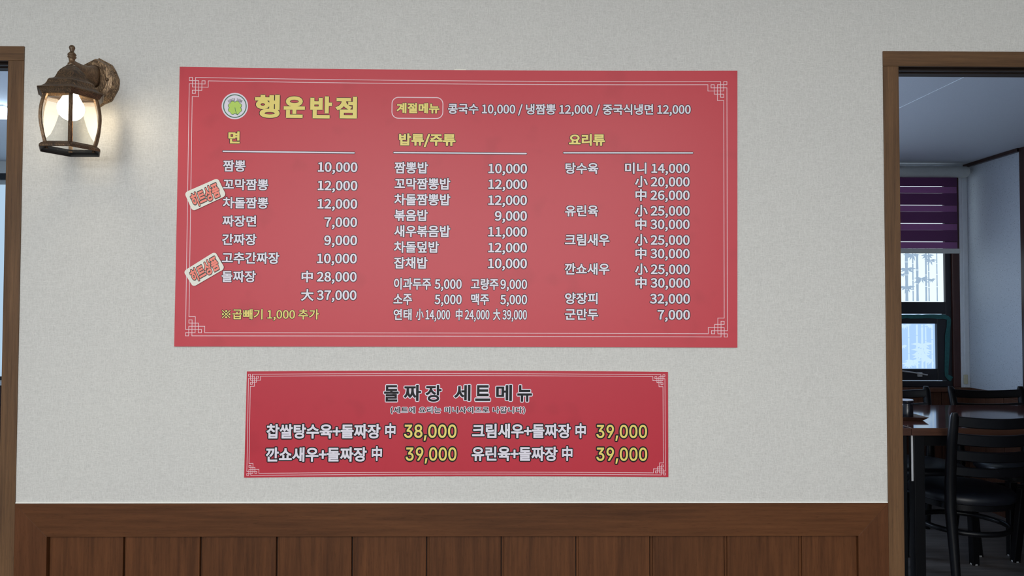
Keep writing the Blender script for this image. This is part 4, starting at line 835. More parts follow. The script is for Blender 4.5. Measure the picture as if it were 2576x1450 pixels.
def board(name, TL, TR, BR, BL, bowt, bowb, th, mats, loc_px):
    """foam board whose front face is th in front of the wall"""
    Y0 = WY - th; n = 24; top = []; bot = []
    for i in range(n + 1):
        s = i / n
        top.append((TL[0] * (1 - s) + TR[0] * s, TL[1] * (1 - s) + TR[1] * s + bowt * 4 * s * (1 - s)))
        bot.append((BL[0] * (1 - s) + BR[0] * s, BL[1] * (1 - s) + BR[1] * s + bowb * 4 * s * (1 - s)))
    mb = MB()
    fr = [P(x, y, Y0) for x, y in top] + [P(x, y, Y0) for x, y in reversed(bot)]
    bk = [Vector((p.x, WY - 0.0002, p.z)) for p in fr]
    N_ = len(fr)
    v = fr + bk
    f = []; mi = []
    for i in range(n):
        f.append((i, i + 1, N_ - 2 - i, N_ - 1 - i)); mi.append(0)
        f.append((N_ + i + 1, N_ + i, N_ + N_ - 1 - i, N_ + N_ - 2 - i)); mi.append(1)
    for i in range(N_):
        j = (i + 1) % N_; f.append((j, i, N_ + i, N_ + j)); mi.append(1)
    c = P(loc_px[0], loc_px[1], WY)
    return mesh_obj(name, v, f, mats, None, c, mi), Y0

# ------------------------------------------------------------------ main menu board
TL, TR, BR, BL = (452, 168), (1855, 178), (1855, 875), (438, 872.5)
MBD, YB = board('menu_board', TL, TR, BR, BL, 3.4, -0.7, 0.005, [M['board_red'], M['board_edge']], (1150, 873))
tag(MBD, 'large red menu board with three columns of dishes and prices', 'menu board')
def map_main(x, y, xm, ym):
    s = (x - 452) / 1403; t = (y - 173) / 700
    top = 0.0071 + 0.0097 * (1 - 2 * s); bot = 0.0021 - 0.0020 * (1 - 2 * s)
    S = top * (1 - t) + bot * t
    lean = 0.02 * (1 - s)
    return x + lean * (ym - y), y + S * (x - xm)
mb = MB(); fret(mb, (476.3, 194.7), (1828.6, 205.2), (1830, 848.5), (466.6, 845.5), 8.0, 3.6, -0.6, 0.00075, YB - 0.0003)
mb.build('border_line', M['ink_pink'], MBD)
WH = (M['ink_white'], M['ink_dark']); YE = (M['ink_yellow'], M['ink_dark'])
def T(name, s, x0, x1, yt, yb, style='item', mats=WH, **kw):
    return text(name, s, x0, x1, yt, yb, style, mats, MBD, YB, map_main, **kw)
# restaurant title, one glyph at a time
z = lambda a, o: o + a / 3.625
for ch, a, b_, c, d in (('행', 765, 993, 320, 532), ('운', 1028, 1222, 335, 533), ('반', 1270, 1470, 335, 537), ('점', 1503, 1697, 338, 537)):
    T('title_letter', ch, z(a, 430), z(b_, 430), z(c, 150), z(d, 150), 'title', YE, label='large yellow block letter of the heading')
T('heading', '면', 574.3, 603.2, 330.7, 361, 'head', YE, label='yellow column heading')
T('heading', '밥류/주류', 1003.6, 1146, 336.1, 367, 'head', YE, label='yellow column heading')
T('heading', '요리류', 1431.2, 1521.9, 337.2, 367, 'head', YE, label='yellow column heading')
T('heading', '계절메뉴', 997.5, 1105.6, 259.3, 285.4, 'head', YE, label='yellow heading inside a rounded outline')
T('menu_line', '콩국수 10,000 / 냉짬뽕 12,000 / 중국식냉면 12,000', 1127, 1737.5, 264.3, 286.8)
C1 = [('짬뽕', 561.3, 617.7, 403.0, 431.9), ('꼬막짬뽕', 561.3, 674.9, 450.4, 478.8), ('차돌짬뽕', 560.5, 674.9, 496.5, 524.9), ('짜장면', 559.6, 644.4, 542.6, 570.7), ('간짜장', 558.8, 645.2, 588.6, 617.2), ('고추간짜장', 558.4, 702.8, 635, 664.2), ('돌짜장', 557.6, 643.6, 681.3, 710.5),
      ('짬뽕밥', 992.6, 1076.9, 407.6, 437), ('꼬막짬뽕밥', 992.6, 1132.7, 448, 477.4), ('차돌짬뽕밥', 991.9, 1132.9, 487.8, 517.2), ('볶음밥', 991.9, 1076.1, 527.7, 556.5), ('새우볶음밥', 991.9, 1132.6, 567.3, 596.8), ('차돌덮밥', 991.2, 1104.1, 607.5, 636.5), ('잡채밥', 991.2, 1075.4, 647.1, 676.5),
      ('이과두주', 991, 1084.5, 699.6, 729.3), ('고량주', 1184.5, 1254, 701, 729.8), ('소주', 989.8, 1036.5, 739.9, 767.7), ('맥주', 1185, 1230.4, 739.4, 767.9), ('연태', 990.2, 1035.6, 777.5, 806.1),
      ('탕수육', 1422.4, 1505.1, 409.8, 437.6), ('유린육', 1421.7, 1504.8, 516.6, 544.7), ('크림새우', 1421.3, 1533.3, 588.8, 618.5), ('깐쇼새우', 1420.8, 1533.3, 662.5, 691.7), ('양장피', 1421.3, 1503.3, 736.9, 765.4), ('군만두', 1421.3, 1504.8, 777, 805.6)]
for s, *r in C1: T('dish_name', s, *r)
C2 = [('10,000', 799.8, 899.1, 408.4, 433.1), ('12,000', 799.3, 899.1, 454.9, 479.4), ('12,000', 798.9, 898.7, 501, 525.5), ('7,000', 816, 898.3, 547.1, 571.6), ('9,000', 815.6, 898.3, 592.8, 617.4), ('10,000', 797.7, 897.5, 638.3, 663),
      ('中 28,000', 758.6, 897.1, 684.4, 709), ('大 37,000', 757.2, 896.7, 730.7, 755.3),
      ('10,000', 1228.5, 1325.9, 412.2, 436.5), ('12,000', 1228.5, 1325.9, 451.9, 476.2), ('12,000', 1228.1, 1325.6, 491.8, 516.3), ('9,000', 1244.9, 1325.6, 531.1, 556), ('11,000', 1228.1, 1325.6, 571.1, 595.7), ('12,000', 1228.1, 1325.6, 611.1, 635.6), ('10,000', 1227.8, 1325.6, 651, 675.8),
      ('5,000', 1093.3, 1161.4, 703, 727.5), ('9,000', 1258.9, 1326, 703.6, 727.8), ('5,000', 1093.3, 1161.4, 741.5, 766), ('5,000', 1258.4, 1326, 742, 766.2),
      ('14,000', 1070.5, 1132.2, 780.1, 804.4), ('24,000', 1169.6, 1231.3, 780.1, 804.4), ('39,000', 1263.9, 1325.6, 780.1, 804.7),
      ('미니 14,000', 1572.4, 1734.8, 411.9, 435.6), ('小 20,000', 1597.3, 1734.8, 445.5, 469.6), ('中 26,000', 1598.4, 1734.8, 479.3, 503.6), ('小 25,000', 1597, 1734.8, 518.5, 543.2), ('中 30,000', 1598.4, 1734.8, 552.5, 576.9),
      ('小 25,000', 1597, 1734.8, 591.9, 616.6), ('中 30,000', 1598.4, 1734.8, 626.2, 650.7), ('小 25,000', 1597.4, 1735.2, 665.7, 690.3), ('中 30,000', 1598.7, 1735.6, 700, 724.4), ('32,000', 1635.2, 1735.6, 739.8, 764.6), ('7,000', 1654.1, 1735.6, 780, 804.8)]
for s, *r in C2: T('price', s, *r)
for s, *r in (('小', 1046.4, 1065.7, 777, 806.1), ('中', 1146.5, 1163.5, 777, 806.7), ('大', 1240.4, 1258.9, 777.5, 806.1)): T('size_mark', s, *r)
T('menu_note', '※곱빼기 1,000 추가', 558, 802.8, 780.5, 802.3, 'note', YE, label='yellow note line')
# column rules
for (xa, ya, xb, yb_) in ((561.5, 380.8, 891, 384.9), (991.5, 384.2, 1323.5, 386.6), (1418.5, 384.7, 1742, 385)):
    mb = MB()
    for (w, yy, mi) in ((0.0029, YB - 0.0003, 1), (0.0017, YB - 0.0006, 0)):
        a = P(xa, ya, yy); c = P(xb, yb_, yy); t = (c - a).normalized(); n_ = Vector((-t.z, 0, t.x))
        pts = [a + w * (math.cos(q) * n_ - math.sin(q) * t) for q in [PI * i / 8 for i in range(9)]]
        pts += [c + w * (-math.cos(q) * n_ + math.sin(q) * t) for q in [PI * i / 8 for i in range(9)]]
        mb.add(pts, [tuple(range(18))], mi)
    mb.build('rule_line', [M['ink_white'], M['ink_dark']], MBD)
# rounded outline round the seasonal heading
mb = MB()
def rrect(x0, x1, y0, y1, r, n=8):
    pts = []
    for cx, cy, a0 in ((x1 - r, y0 + r, -PI / 2), (x1 - r, y1 - r, 0), (x0 + r, y1 - r, PI / 2), (x0 + r, y0 + r, PI)):
        for i in range(n + 1):
            a = a0 + PI / 2 * i / n; pts.append((cx + r * math.cos(a), cy + r * math.sin(a)))
    return pts
def ring2(mb, pa, pb, yy, mi=0):
    A = [P(*map_main(x, y, 1050, 272), yy) for x, y in pa]; B_ = [P(*map_main(x, y, 1050, 272), yy) for x, y in pb]
    n_ = len(A)
    for i in range(n_): mb.quad(A[i], A[(i + 1) % n_], B_[(i + 1) % n_], B_[i], mi)
ring2(mb, rrect(985.0, 1115.2, 244.3, 299.1, 17), rrect(987.2, 1113.0, 246.5, 296.9, 15), YB - 0.0006)
mb.build('rounded_outline', M['ink_pink'], MBD)
# round emblem with the clover
lc = (590.8, 267.0)
def circ(mb, r0, r1, yy, mi, n=40):
    A = [P(lc[0] + r0 * math.cos(2 * PI * i / n), lc[1] + r0 * math.sin(2 * PI * i / n), yy) for i in range(n)]
    if r1 is None: mb.add(A, [tuple(range(n))], mi); return
    B_ = [P(lc[0] + r1 * math.cos(2 * PI * i / n), lc[1] + r1 * math.sin(2 * PI * i / n), yy) for i in range(n)]
    for i in range(n): mb.quad(A[i], A[(i + 1) % n], B_[(i + 1) % n], B_[i], mi)
mb = MB(); circ(mb, 33.2, None, YB - 0.0003, 0); circ(mb, 29.6, 27.2, YB - 0.0006, 1)
emb = mb.build('emblem', [M['ink_white'], M['ink_green']], MBD)
emb['label'] = 'round white emblem with green ring and four leaf clover'
mb = MB()
cc = (591.0, 271.2)
def leaf_pts(k, sc):
    # heart leaf pointing outwards, unit size
    up_ = [(0, 0), (.12, .19), (.27, .37), (.44, .49), (.60, .535), (.76, .51), (.89, .42), (.96, .29), (.965, .15), (.93, .06)]
    prof = up_ + [(.90, 0)] + [(x, -y) for x, y in reversed(up_[1:])]
    a = PI / 4 + k * PI / 2
    return [(cc[0] + sc * (x * math.cos(a) - y * math.sin(a)), cc[1] - sc * (x * math.sin(a) + y * math.cos(a))) for x, y in prof]
for k in range(4):
    c0 = (cc[0] + 9.4 * math.cos(PI / 4 + k * PI / 2), cc[1] - 9.4 * math.sin(PI / 4 + k * PI / 2))
    pts = leaf_pts(k, 17.6)
    big = [(c0[0] + (x - c0[0]) * 1.13, c0[1] + (y - c0[1]) * 1.13) for x, y in pts]
    for q, yy, mi in ((big, YB - 0.0007 + k * 0.00002, 1), (pts, YB - 0.0009 - k * 0.00002, 0)):
        tri = tessellate_polygon([[Vector((x, y, 0)) for x, y in q]])
        mb.add([P(x, y, yy) for x, y in q], [tuple(t) for t in tri], mi)
polyline(mb, [(591, 271), (592.5, 279), (594.5, 285), (598, 289.5)], 0.0006, YB - 0.0012, 1)
mb.build('clover', [M['ink_lime'], M['ink_green']], emb)
# arc lettering
mb = MB(); s = 'SINCE 1986'
wds = [0.60 if c == ' ' else GL[('i' if ('i' + c) in GL else 'n') + c][0] / 1000 for c in s]
tot = sum(wds); span = math.radians(72); R0 = 26.6; em = 6.6 / 0.73; pen = 0
for c, w in zip(s, wds):
    if c != ' ':
        th = -span / 2 + span * (pen + w / 2) / tot
        g = glyph(('n' if c == '6' else 'i') + c, 0.0 if c != '6' else 0.012, 0.03)
        kx = span * (R0 + 3) / tot
        for vv, ff in ((g[1], g[2]),):
            V = []
            for u, v in vv:
                uu = (u - w / 2) * kx; r = R0 + v * em
                x = r * math.sin(th) + uu * math.cos(th); y = -r * math.cos(th) + uu * math.sin(th)
                V.append(P(591.4 + x, 280.6 + y, YB - 0.0013))
            mb.add(V, ff)
    pen += w
mb.build('emblem_lettering', M['ink_dark'], emb)
# paper tab on the top edge
mb = MB(); a, c = P(1143, 174.0, YB), P(1172, 176.8, YB); mb.bbox(a.x, c.x, WY - 0.0035, WY - 0.0003, a.z - 0.006, a.z + 0.0005, 0.0004); mb.build('tape_tab', M['badge_white'], MBD)

# two tilted badges stuck on the board
def badge(q, tq, label, YQ):
    """q: outline corners TL,TR,BR,BL in pixels; tq: quad of the words"""
    def bil(Q, s, t): return tuple((Q[0][i] * (1 - s) + Q[1][i] * s) * (1 - t) + (Q[3][i] * (1 - s) + Q[2][i] * s) * t for i in (0, 1))
    pts = []
    for cx, cy, a0 in ((.9, .16, -PI / 2), (.9, .84, 0), (.1, .84, PI / 2), (.1, .16, PI)):
        for i in range(7):
            a = a0 + PI / 2 * i / 6; pts.append((cx + .1 * math.cos(a), cy + .16 * math.sin(a)))
    px_ = [bil(q, *p) for p in pts]
    fr = [P(x, y, YQ) for x, y in px_]; n = len(fr)
    v = fr + [Vector((p.x, YB - 0.0009, p.z)) for p in fr]
    f = [tuple(range(n))] + [((i + 1) % n, i, n + i, n + (i + 1) % n) for i in range(n)]
    cen = P(sum(p[0] for p in px_) / n, sum(p[1] for p in px_) / n, YB)
    o = mesh_obj('badge', v, f, [M['badge_white'], M['brown_ink_and_shade']], None, cen, [0] + [1] * n)  # sides dark brown: the shadow edge is put into their colour
    tag(o, label, 'badge', 'tilted badges on the menu board')
    text('badge_lettering', '히트상품', 0, 1, 0, 1, 'badge', (M['ink_salmon'], M['brown_ink_and_shade']), o, YQ, lambda x, y, a, b: bil(tq, x, y), vset='all')
    return o
badge([(463.5, 485), (548, 448), (569.5, 492.5), (484.5, 532)], [(476.5, 490.5), (544.5, 458.5), (556, 493.5), (489, 524)], 'cream badge with salmon lettering beside the second and third noodle rows', YB - 0.003)
badge([(461, 683), (541, 633), (566, 676), (486, 722.5)], [(475, 682.5), (541, 643), (554, 676.5), (488, 713.5)], 'cream badge with salmon lettering beside the last noodle rows, lower of the two', YB - 0.003)

# ------------------------------------------------------------------ set menu board
SBD, YS = board('menu_board', (621, 935), (1680.5, 936), (1681.5, 1201), (614, 1202.5), -2.4, -2.8, 0.003, [M['set_red'], M['board_edge']], (1150, 1200))
tag(SBD, 'smaller red set menu board with yellow prices, hung below the large one', 'menu board')
def map_set(x, y, xm, ym):
    s = (x - 617) / 1063; lean = 0.024 * (1 - s)
    return x + lean * (ym - y), y - 0.009 * (1 - 2 * s) * 0.4 * (x - xm) / 1.0
mb = MB(); fret(mb, (625.2, 942.2), (1672.6, 943.4), (1674.3, 1195.7), (620.7, 1197.1), 5.05, -2.4, -2.7, 0.00062, YS - 0.0003)
mb.build('border_line', M['ink_pink'], SBD)
BW = (M['ink_black'], M['ink_white']); SW = (M['ink_white'], M['ink_black']); SY = (M['ink_yellow'], M['ink_black'])
def U(name, s, x0, x1, yt, yb, style='set', mats=SW, **kw):
    return text(name, s, x0, x1, yt, yb, style, mats, SBD, YS, map_set, **kw)
zz = lambda a: 600 + a / 4.684
for ch, a, b_, c, d in (('돌', 1715, 1887, 232, 426), ('짜', 1948, 2150, 228, 420), ('장', 2205, 2392, 230, 428)):
    U('title_letter', ch, zz(a), zz(b_), 920 + c / 4.684, 920 + d / 4.684, 'settitle', BW, label='black title letter with white outline')
zz = lambda a: 1140 + a / 4.6
for ch, a, b_, c, d in (('세', 12, 200, 224, 412), ('트', 255, 430, 228, 412), ('메', 497, 680, 224, 412), ('뉴', 742, 912, 228, 420)):
    U('title_letter', ch, zz(a), zz(b_), 920 + c / 4.6, 920 + d / 4.6, 'settitle', BW, label='black title letter with white outline')
U('menu_note', '(세트에 요리는 미니사이즈로 나갑니다)', 983, 1320.5, 1024.3, 1039.8, 'sub', BW, track=0.10, label='small black note with white outline')
for s, *r in (('찹쌀탕수육+돌짜장', 670.5, 957, 1067.3, 1104), ('깐쇼새우+돌짜장', 668.7, 922.4, 1126, 1162.3), ('크림새우+돌짜장', 1187.8, 1435.7, 1066.7, 1102.8), ('유린육+돌짜장', 1186.7, 1402.4, 1124.3, 1160.4)):
    U('set_name', s, *r)
for s, *r in (('中', 968.9, 995, 1065.6, 1102.5), ('中', 935.2, 960.8, 1123.2, 1160.2), ('中', 1447.6, 1473.7, 1065.7, 1103), ('中', 1413.9, 1440, 1123.3, 1160.2)): U('size_mark', s, *r)
for s, *r in (('38,000', 1016.7, 1148.3, 1068.4, 1102.3), ('39,000', 1020.6, 1148.3, 1126, 1159.9), ('39,000', 1500.4, 1627.6, 1069.3, 1102.8), ('39,000', 1500.4, 1628, 1126.5, 1160.3)):
    U('price', s, *r, style='num', mats=SY, font='i', label='yellow price')

# ------------------------------------------------------------------ wall lantern
LX, LY = X_at(180.5, 170, 1.72), 1.72
LW = empty('wall_lantern', (LX, WY, 1.8635))
tag(LW, 'antique bronze hexagonal wall lantern with lit bulb and finial', 'wall lamp')
HX = [(-120 + 60 * k) * PI / 180 for k in range(6)]
def hexring(r, z): return [(LX + r * math.cos(a), LY + r * math.sin(a), z) for a in HX]
# back plate
half = [(0, 63), (13, 56), (31, 46.5), (34, 43), (41, 31), (50, 10), (50.5, -2), (48, -16), (38, -35), (34, -43), (31, -46.5), (13, -54), (0, -63)]
outl = [(x / 1000, z_ / 1000) for x, z_ in half] + [(-x / 1000, z_ / 1000) for x, z_ in reversed(half[1:-1])]
def pl(sc, y, dz=0): return [(LX + x * sc, y, 1.8635 + z_ * sc + dz) for x, z_ in outl]
mb = MB(); mb.loft([pl(1.0, WY - 0.0003), pl(1.0, WY - 0.005), pl(0.965, WY - 0.007), pl(0.93, WY - 0.0085), pl(0.90, WY - 0.018), pl(0.875, WY - 0.022), pl(0.86, WY - 0.0235), pl(0.62, WY - 0.026), pl(0.60, WY - 0.0285), pl(0.56, WY - 0.030)])
bp = mb.build('back_plate', M['bronze_plate'], LW)
for sx_, zq in ((0.0315, 0.0), (-0.0315, 0.0)):
    mb = MB()
    mb.loft([[(LX + sx_ + r * math.cos(2 * PI * i / 12), y, 1.8655 + r * math.sin(2 * PI * i / 12)) for i in range(12)] for r, y in ((.0045, WY - .022), (.0045, WY - .0275), (.0035, WY - .0295), (.001, WY - .0305))])
    mb.build('screw', M['bronze_soft'], bp, smooth=True)
# arm
mb = MB(); rings = []
for i in range(13):
    t = i / 12; y = LY - 0.001 + (WY - 0.029 - LY) * t
    hh = 0.0075 + 0.0215 * t ** 3; hw = 0.0058 + 0.012 * t ** 3
    zc = 1.8755 - 0.004 * t ** 3
    rings.append([(LX + hw * math.copysign(abs(math.cos(a)) ** .7, math.cos(a)), y, zc + hh * math.copysign(abs(math.sin(a)) ** .7, math.sin(a))) for a in [2 * PI * k / 16 for k in range(16)]])
mb.loft(rings); mb.build('arm', M['bronze_soft'], LW, smooth=True)
# finial
def zp(y): return 1.3 + (Z_at(180.5, y, LY) - 1.3)
prof = [(0.0, 114), (0.004, 114.6), (0.0062, 118), (0.0066, 121), (0.0055, 125), (0.0042, 128.5), (0.0044, 131), (0.0072, 134), (0.0092, 137), (0.0094, 139), (0.0078, 140.3), (0.0076, 141.2), (0.0095, 142.5), (0.0092, 145), (0.0072, 147), (0.0063, 152), (0.0060, 158), (0.0086, 160), (0.0088, 162), (0.0076, 163.5), (0.0088, 165), (0.0105, 167.5), (0.0105, 169)]
mb = MB(); mb.lathe([(max(r, 0.0003), zp(y)) for r, y in prof], (LX, LY), 20); mb.build('finial', M['bronze_soft'], LW, smooth=True)
# roof
mb = MB(); rp = [(0.0100, 1.8690), (0.0145, 1.8640), (0.020, 1.8595), (0.027, 1.8525), (0.032, 1.8455), (0.036, 1.8360), (0.0385, 1.8318), (0.041, 1.8298), (0.050, 1.8258), (0.0535, 1.8225), (0.0560, 1.8160), (0.0605, 1.8095), (0.068, 1.8040), (0.0765, 1.8008)]
inner = [(r - 0.0025, z_ - 0.002) for r, z_ in reversed(rp[2:])]
mb.loft([hexring(r, z_) for r, z_ in rp] + [hexring(0.0770, 1.7995), hexring(0.0750, 1.7985)] + [hexring(r, z_) for r, z_ in inner[1:]])
mb.build('roof', M['bronze'], LW)
mb = MB(); mb.loft([hexring(0.0725, 1.7990), hexring(0.0735, 1.7975), hexring(0.0715, 1.795), hexring(0.067, 1.7885), hexring(0.0655, 1.7875), hexring(0.064, 1.7885), hexring(0.066, 1.7995)], cap=False)
mb.build('roof_skirt', M['bronze'], LW)
# posts and panes follow one bowed profile
def rp_(t):  # t 0 top .. 1 bottom
    return 0.0590 + 0.0125 * math.sin(PI * min(1, t * 0.62 + 0.16)) ** 1.0 * 1.0 - 0.0065 - 0.0060 * t ** 3
ZT_, ZB_ = 1.7900, 1.6725
def prof_r(t): return 0.0585 + 0.0115 * math.sin(PI * t ** 0.9) - 0.003 * t
for k, a in enumerate(HX):
    mb = MB(); rings = []
    for i in range(13):
        t = i / 12; r = prof_r(t); z_ = ZT_ + (ZB_ - ZT_) * t
        c = Vector((LX + r * math.cos(a), LY + r * math.sin(a), z_)); rad = Vector((math.cos(a), math.sin(a), 0)); tan = Vector((-rad.y, rad.x, 0))
        sec = [(-.0042, -.002), (.0042, -.002), (.0044, .0008), (.0024, .0026), (.0016, .0014), (0, .0024), (-.0016, .0014), (-.0024, .0026), (-.0044, .0008)]
        rings.append([c + tan * u + rad * v for u, v in sec])
    mb.loft(rings); mb.build('post', M['bronze_soft'], LW)
    a2 = HX[(k + 1) % 6]
    mb = MB(); rings = []
    for i in range(11):
        t = i / 10; r = prof_r(t) - 0.004; z_ = ZT_ + 0.004 + (ZB_ - ZT_ - 0.004) * t
        p, q = Vector((LX + r * math.cos(a), LY + r * math.sin(a), z_)), Vector((LX + r * math.cos(a2), LY + r * math.sin(a2), z_))
        rings.append([p, q])
    mb.loft(rings, cap=False, closed=False); mb.build('glass_pane', M['glass'], LW, smooth=True)
# bottom ring
mb = MB(); mb.loft([hexring(0.0535, 1.679), hexring(0.058, 1.679), hexring(0.0615, 1.6765), hexring(0.0665, 1.6735), hexring(0.0700, 1.6700), hexring(0.0705, 1.6655), hexring(0.0690, 1.6645), hexring(0.0680, 1.6650)], cap=False)
br = mb.build('bottom_ring', M['bronze'], LW)
mb = MB(); mb.loft([hexring(0.0682, 1.6646), hexring(0.0675, 1.6700), hexring(0.0630, 1.6735), hexring(0.0535, 1.6775), hexring(0.0533, 1.6792)], cap=False)
mb.build('ring_lining', M['black_iron'], br)
# bulb and socket
bz = zp(273.5)
mb = MB(); prof = []
for i in range(15):
    a = PI * i / 14; prof.append((max(0.0004, 0.0285 * math.sin(a)), bz - 0.0285 * math.cos(a)))
prof = [p for p in prof if p[1] < bz + 0.018] + [(0.0195, bz + 0.0235), (0.0155, bz + 0.032), (0.014, bz + 0.036)]
mb.lathe(prof, (LX, LY), 28); mb.build('bulb', M['bulb'], LW, smooth=True)
mb = MB(); mb.lathe([(0.0145, bz + 0.035), (0.018, bz + 0.037), (0.018, bz + 0.055), (0.012, bz + 0.065), (0.010, 1.868)], (LX, LY), 20); mb.build('socket', M['socket'], LW)

# unseen window added behind the papered wall to brighten the dining room
b = MB()
for q in ((-1.5, -1.44), (.74, .80), (-.38, -.32)): b.bbox(q[0], q[1], DY - .03, DY - .002, .84, 2.12, .002)
for q in ((.84, .90), (2.06, 2.12)): b.bbox(-1.44, .74, DY - .029, DY - .002, q[0], q[1], .002)
w3 = b.build('added_window', M['black_frame'], kind='structure')
b = MB(); b.box(-1.44, .74, DY - .015, DY - .008, .90, 2.06); b.build('pane', emit_mat('fill_light_pane', (0.60, 0.75, 1.0), 12.0), w3)

# ------------------------------------------------------------------ dining furniture
def make_chair():
    root = empty('dining_chair', (0, 0, 0))
    # seat pad: rounded trapezoid
    def seat_ring(s, z, n=28):
        out = []
        for i in range(n):
            a = 2 * PI * i / n; c_, s_ = math.cos(a), math.sin(a)
            x = 0.218 * math.copysign(abs(c_) ** .85, c_); y = 0.215 * math.copysign(abs(s_) ** .85, s_)
            x *= 1.0 + 0.06 * s_
            out.append((x * s, y * s, z))
        return out
    mb = MB(); mb.loft([seat_ring(.93, .405), seat_ring(.985, .408), seat_ring(1.0, .42), seat_ring(.99, .436), seat_ring(.95, .446), seat_ring(.8, .455), seat_ring(.5, .460), seat_ring(.15, .461)])
    smooth_angle(mb.build('seat', M['vinyl'], root, local=True), 50)
    mb = MB(); mb.loft([seat_ring(.90, .375), seat_ring(.935, .378), seat_ring(.94, .404), seat_ring(.90, .405)]); smooth_angle(mb.build('seat_frame', M['chair_wood'], root, local=True), 40)
    # rear posts
    for sx_ in (-1, 1):
        pts = [(.200, -.272, 0), (.196, -.245, .2), (.192, -.215, .40), (.195, -.222, .52), (.202, -.245, .68), (.208, -.275, .82), (.209, -.280, .838)]
        mb = MB(); rings = []
        for i, (x, y, z_) in enumerate(pts):
            w = (.015, .018, .021, .021, .020, .0185, .012)[i]; d = (.014, .018, .020, .018, .016, .014, .008)[i]
            rings.append([(sx_ * x + u * w, y + v * d, z_) for u, v in ((-1, -.55), (-.55, -1), (.55, -1), (1, -.55), (1, .55), (.55, 1), (-.55, 1), (-1, .55))])
        mb.loft(rings); smooth_angle(mb.build('back_post', M['chair_wood'], root, local=True), 60)
    # four ladder slats bowed to the back
    for z0_, z1_, yb_ in ((.775, .822, -.262), (.693, .745, -.247), (.622, .668, -.235), (.553, .595, -.226)):
        mb = MB(); rings = []
        for i in range(11):
            t = -1 + 2 * i / 10; x = t * .196; y = yb_ - .030 * (1 - t * t); dz = -.010 * (1 - t * t)
            rings.append([(x, y - .009, z0_ + dz + .004), (x, y - .009, z1_ + dz - .004), (x, y - .004, z1_ + dz), (x, y + .005, z1_ + dz), (x, y + .008, z1_ + dz - .004), (x, y + .008, z0_ + dz + .004), (x, y + .004, z0_ + dz), (x, y - .004, z0_ + dz)])
        mb.loft(rings); smooth_angle(mb.build('back_slat', M['chair_wood'], root, local=True), 40)
    for sx_ in (-1, 1):
        mb = MB(); rings = []
        for z_, x, y, w in ((.0, .195, .205, .0175), (.02, .194, .203, .0175), (.38, .170, .175, .021)):
            rings.append([(sx_ * x + u * w, y + v * w, z_) for u, v in ((-1, -.8), (-.8, -1), (.8, -1), (1, -.8), (1, .8), (.8, 1), (-.8, 1), (-1, .8))])
        mb.loft(rings); lg = mb.build('leg', M['chair_wood'], root, local=True)
        mb = MB(); mb.lathe([(.0185, 0.0), (.0195, .003), (.0185, .008)], (sx_ * .195, .205), 12, PI / 4); mb.build('foot_cap', M['foot_cap'], lg, local=True)
    mb = MB(); mb.tube([(.185 * math.cos(2 * PI * i / 32), -.012 + .19 * math.sin(2 * PI * i / 32), .275) for i in range(32)], .0125, 10, closed=True)
    mb.build('hoop_stretcher', M['chair_wood'], root, smooth=True, local=True)
    return root
def copy_tree(o, parent=None):
    c = o.copy(); COL.objects.link(c); c.parent = parent
    for ch in list(o.children): copy_tree(ch, c)
    return c
chair = make_chair()
spots = [(2.20, 3.52, 0.02, 'black ladder-back chair nearest the doorway post, its back to the camera'),
         (2.82, 3.56, -0.02, 'black ladder-back chair on the near side, cut off by the right picture edge'),
         (2.30, 4.06, PI, 'black ladder-back chair across the table, beside the jar'),
         (2.865, 4.06, PI + 0.0, 'black ladder-back chair across the table, below the glittering wall')]
for i, (x, y, rz, lb) in enumerate(spots):
    c = chair if i == 0 else copy_tree(chair)
    c.location = (x, y, 0); c.rotation_euler = (0, 0, rz)
    tag(c, lb, 'chair', 'black dining chairs at the table')
def make_table(x0, x1, label, labelled_strip=False):
    y0, y1 = 3.36, 4.16
    root = empty('dining_table', ((x0 + x1) / 2, (y0 + y1) / 2, 0)); tag(root, label, 'table', 'brown dining tables pushed together')
    mb = MB(); mb.bbox(x0, x1, y0 + .003, y1, .716, .75, .0015); mb.build('table_top', M['table_top'], root)
    mb = MB(); mb.bbox(x0, x1, y0, y0 + .003, .716, .7495, .0008); mb.build('edge_band', M['table_edge'], root)
    for x in (x0 + .022, x1 - .055):
        for y in (y0 + .02, y1 - .07 if x < 2.5 else y0 + .41):
            mb = MB(); mb.bbox(x, x + .048 if x < (x0 + x1) / 2 else x + .045, y, y + .048, 0, .716, .002); mb.build('leg', M['black_metal'], root)
    for ya, yb_ in ((y0 + .05, y0 + .07), (y1 - .08, y1 - .06)):
        mb = MB(); mb.box(x0 + .075, x1 - .06, ya, yb_, .66, .716); mb.build('apron', M['black_metal'], root)
    return root
XJ = X_at(2293, 1076, 3.36)
make_table(XJ - 1.2, XJ - .0012, 'brown dining table mostly hidden behind the doorway post')
make_table(XJ + .0012, DX - .03, 'brown wood dining table with black legs and chairs around it')
# pale strip between the two table legs
mb = MB(); a, c = P(2289.5, 1096, 3.395), P(2297, 1210, 3.395)
mb.bbox(a.x, a.x + .009, 3.387, 3.3895, c.z, .714, .0004)
o = mb.build('hanging_strip', M['paper'], loc=(a.x + .004, 3.388, .714)); tag(o, 'narrow white strip hanging beside the black table leg', 'strip')
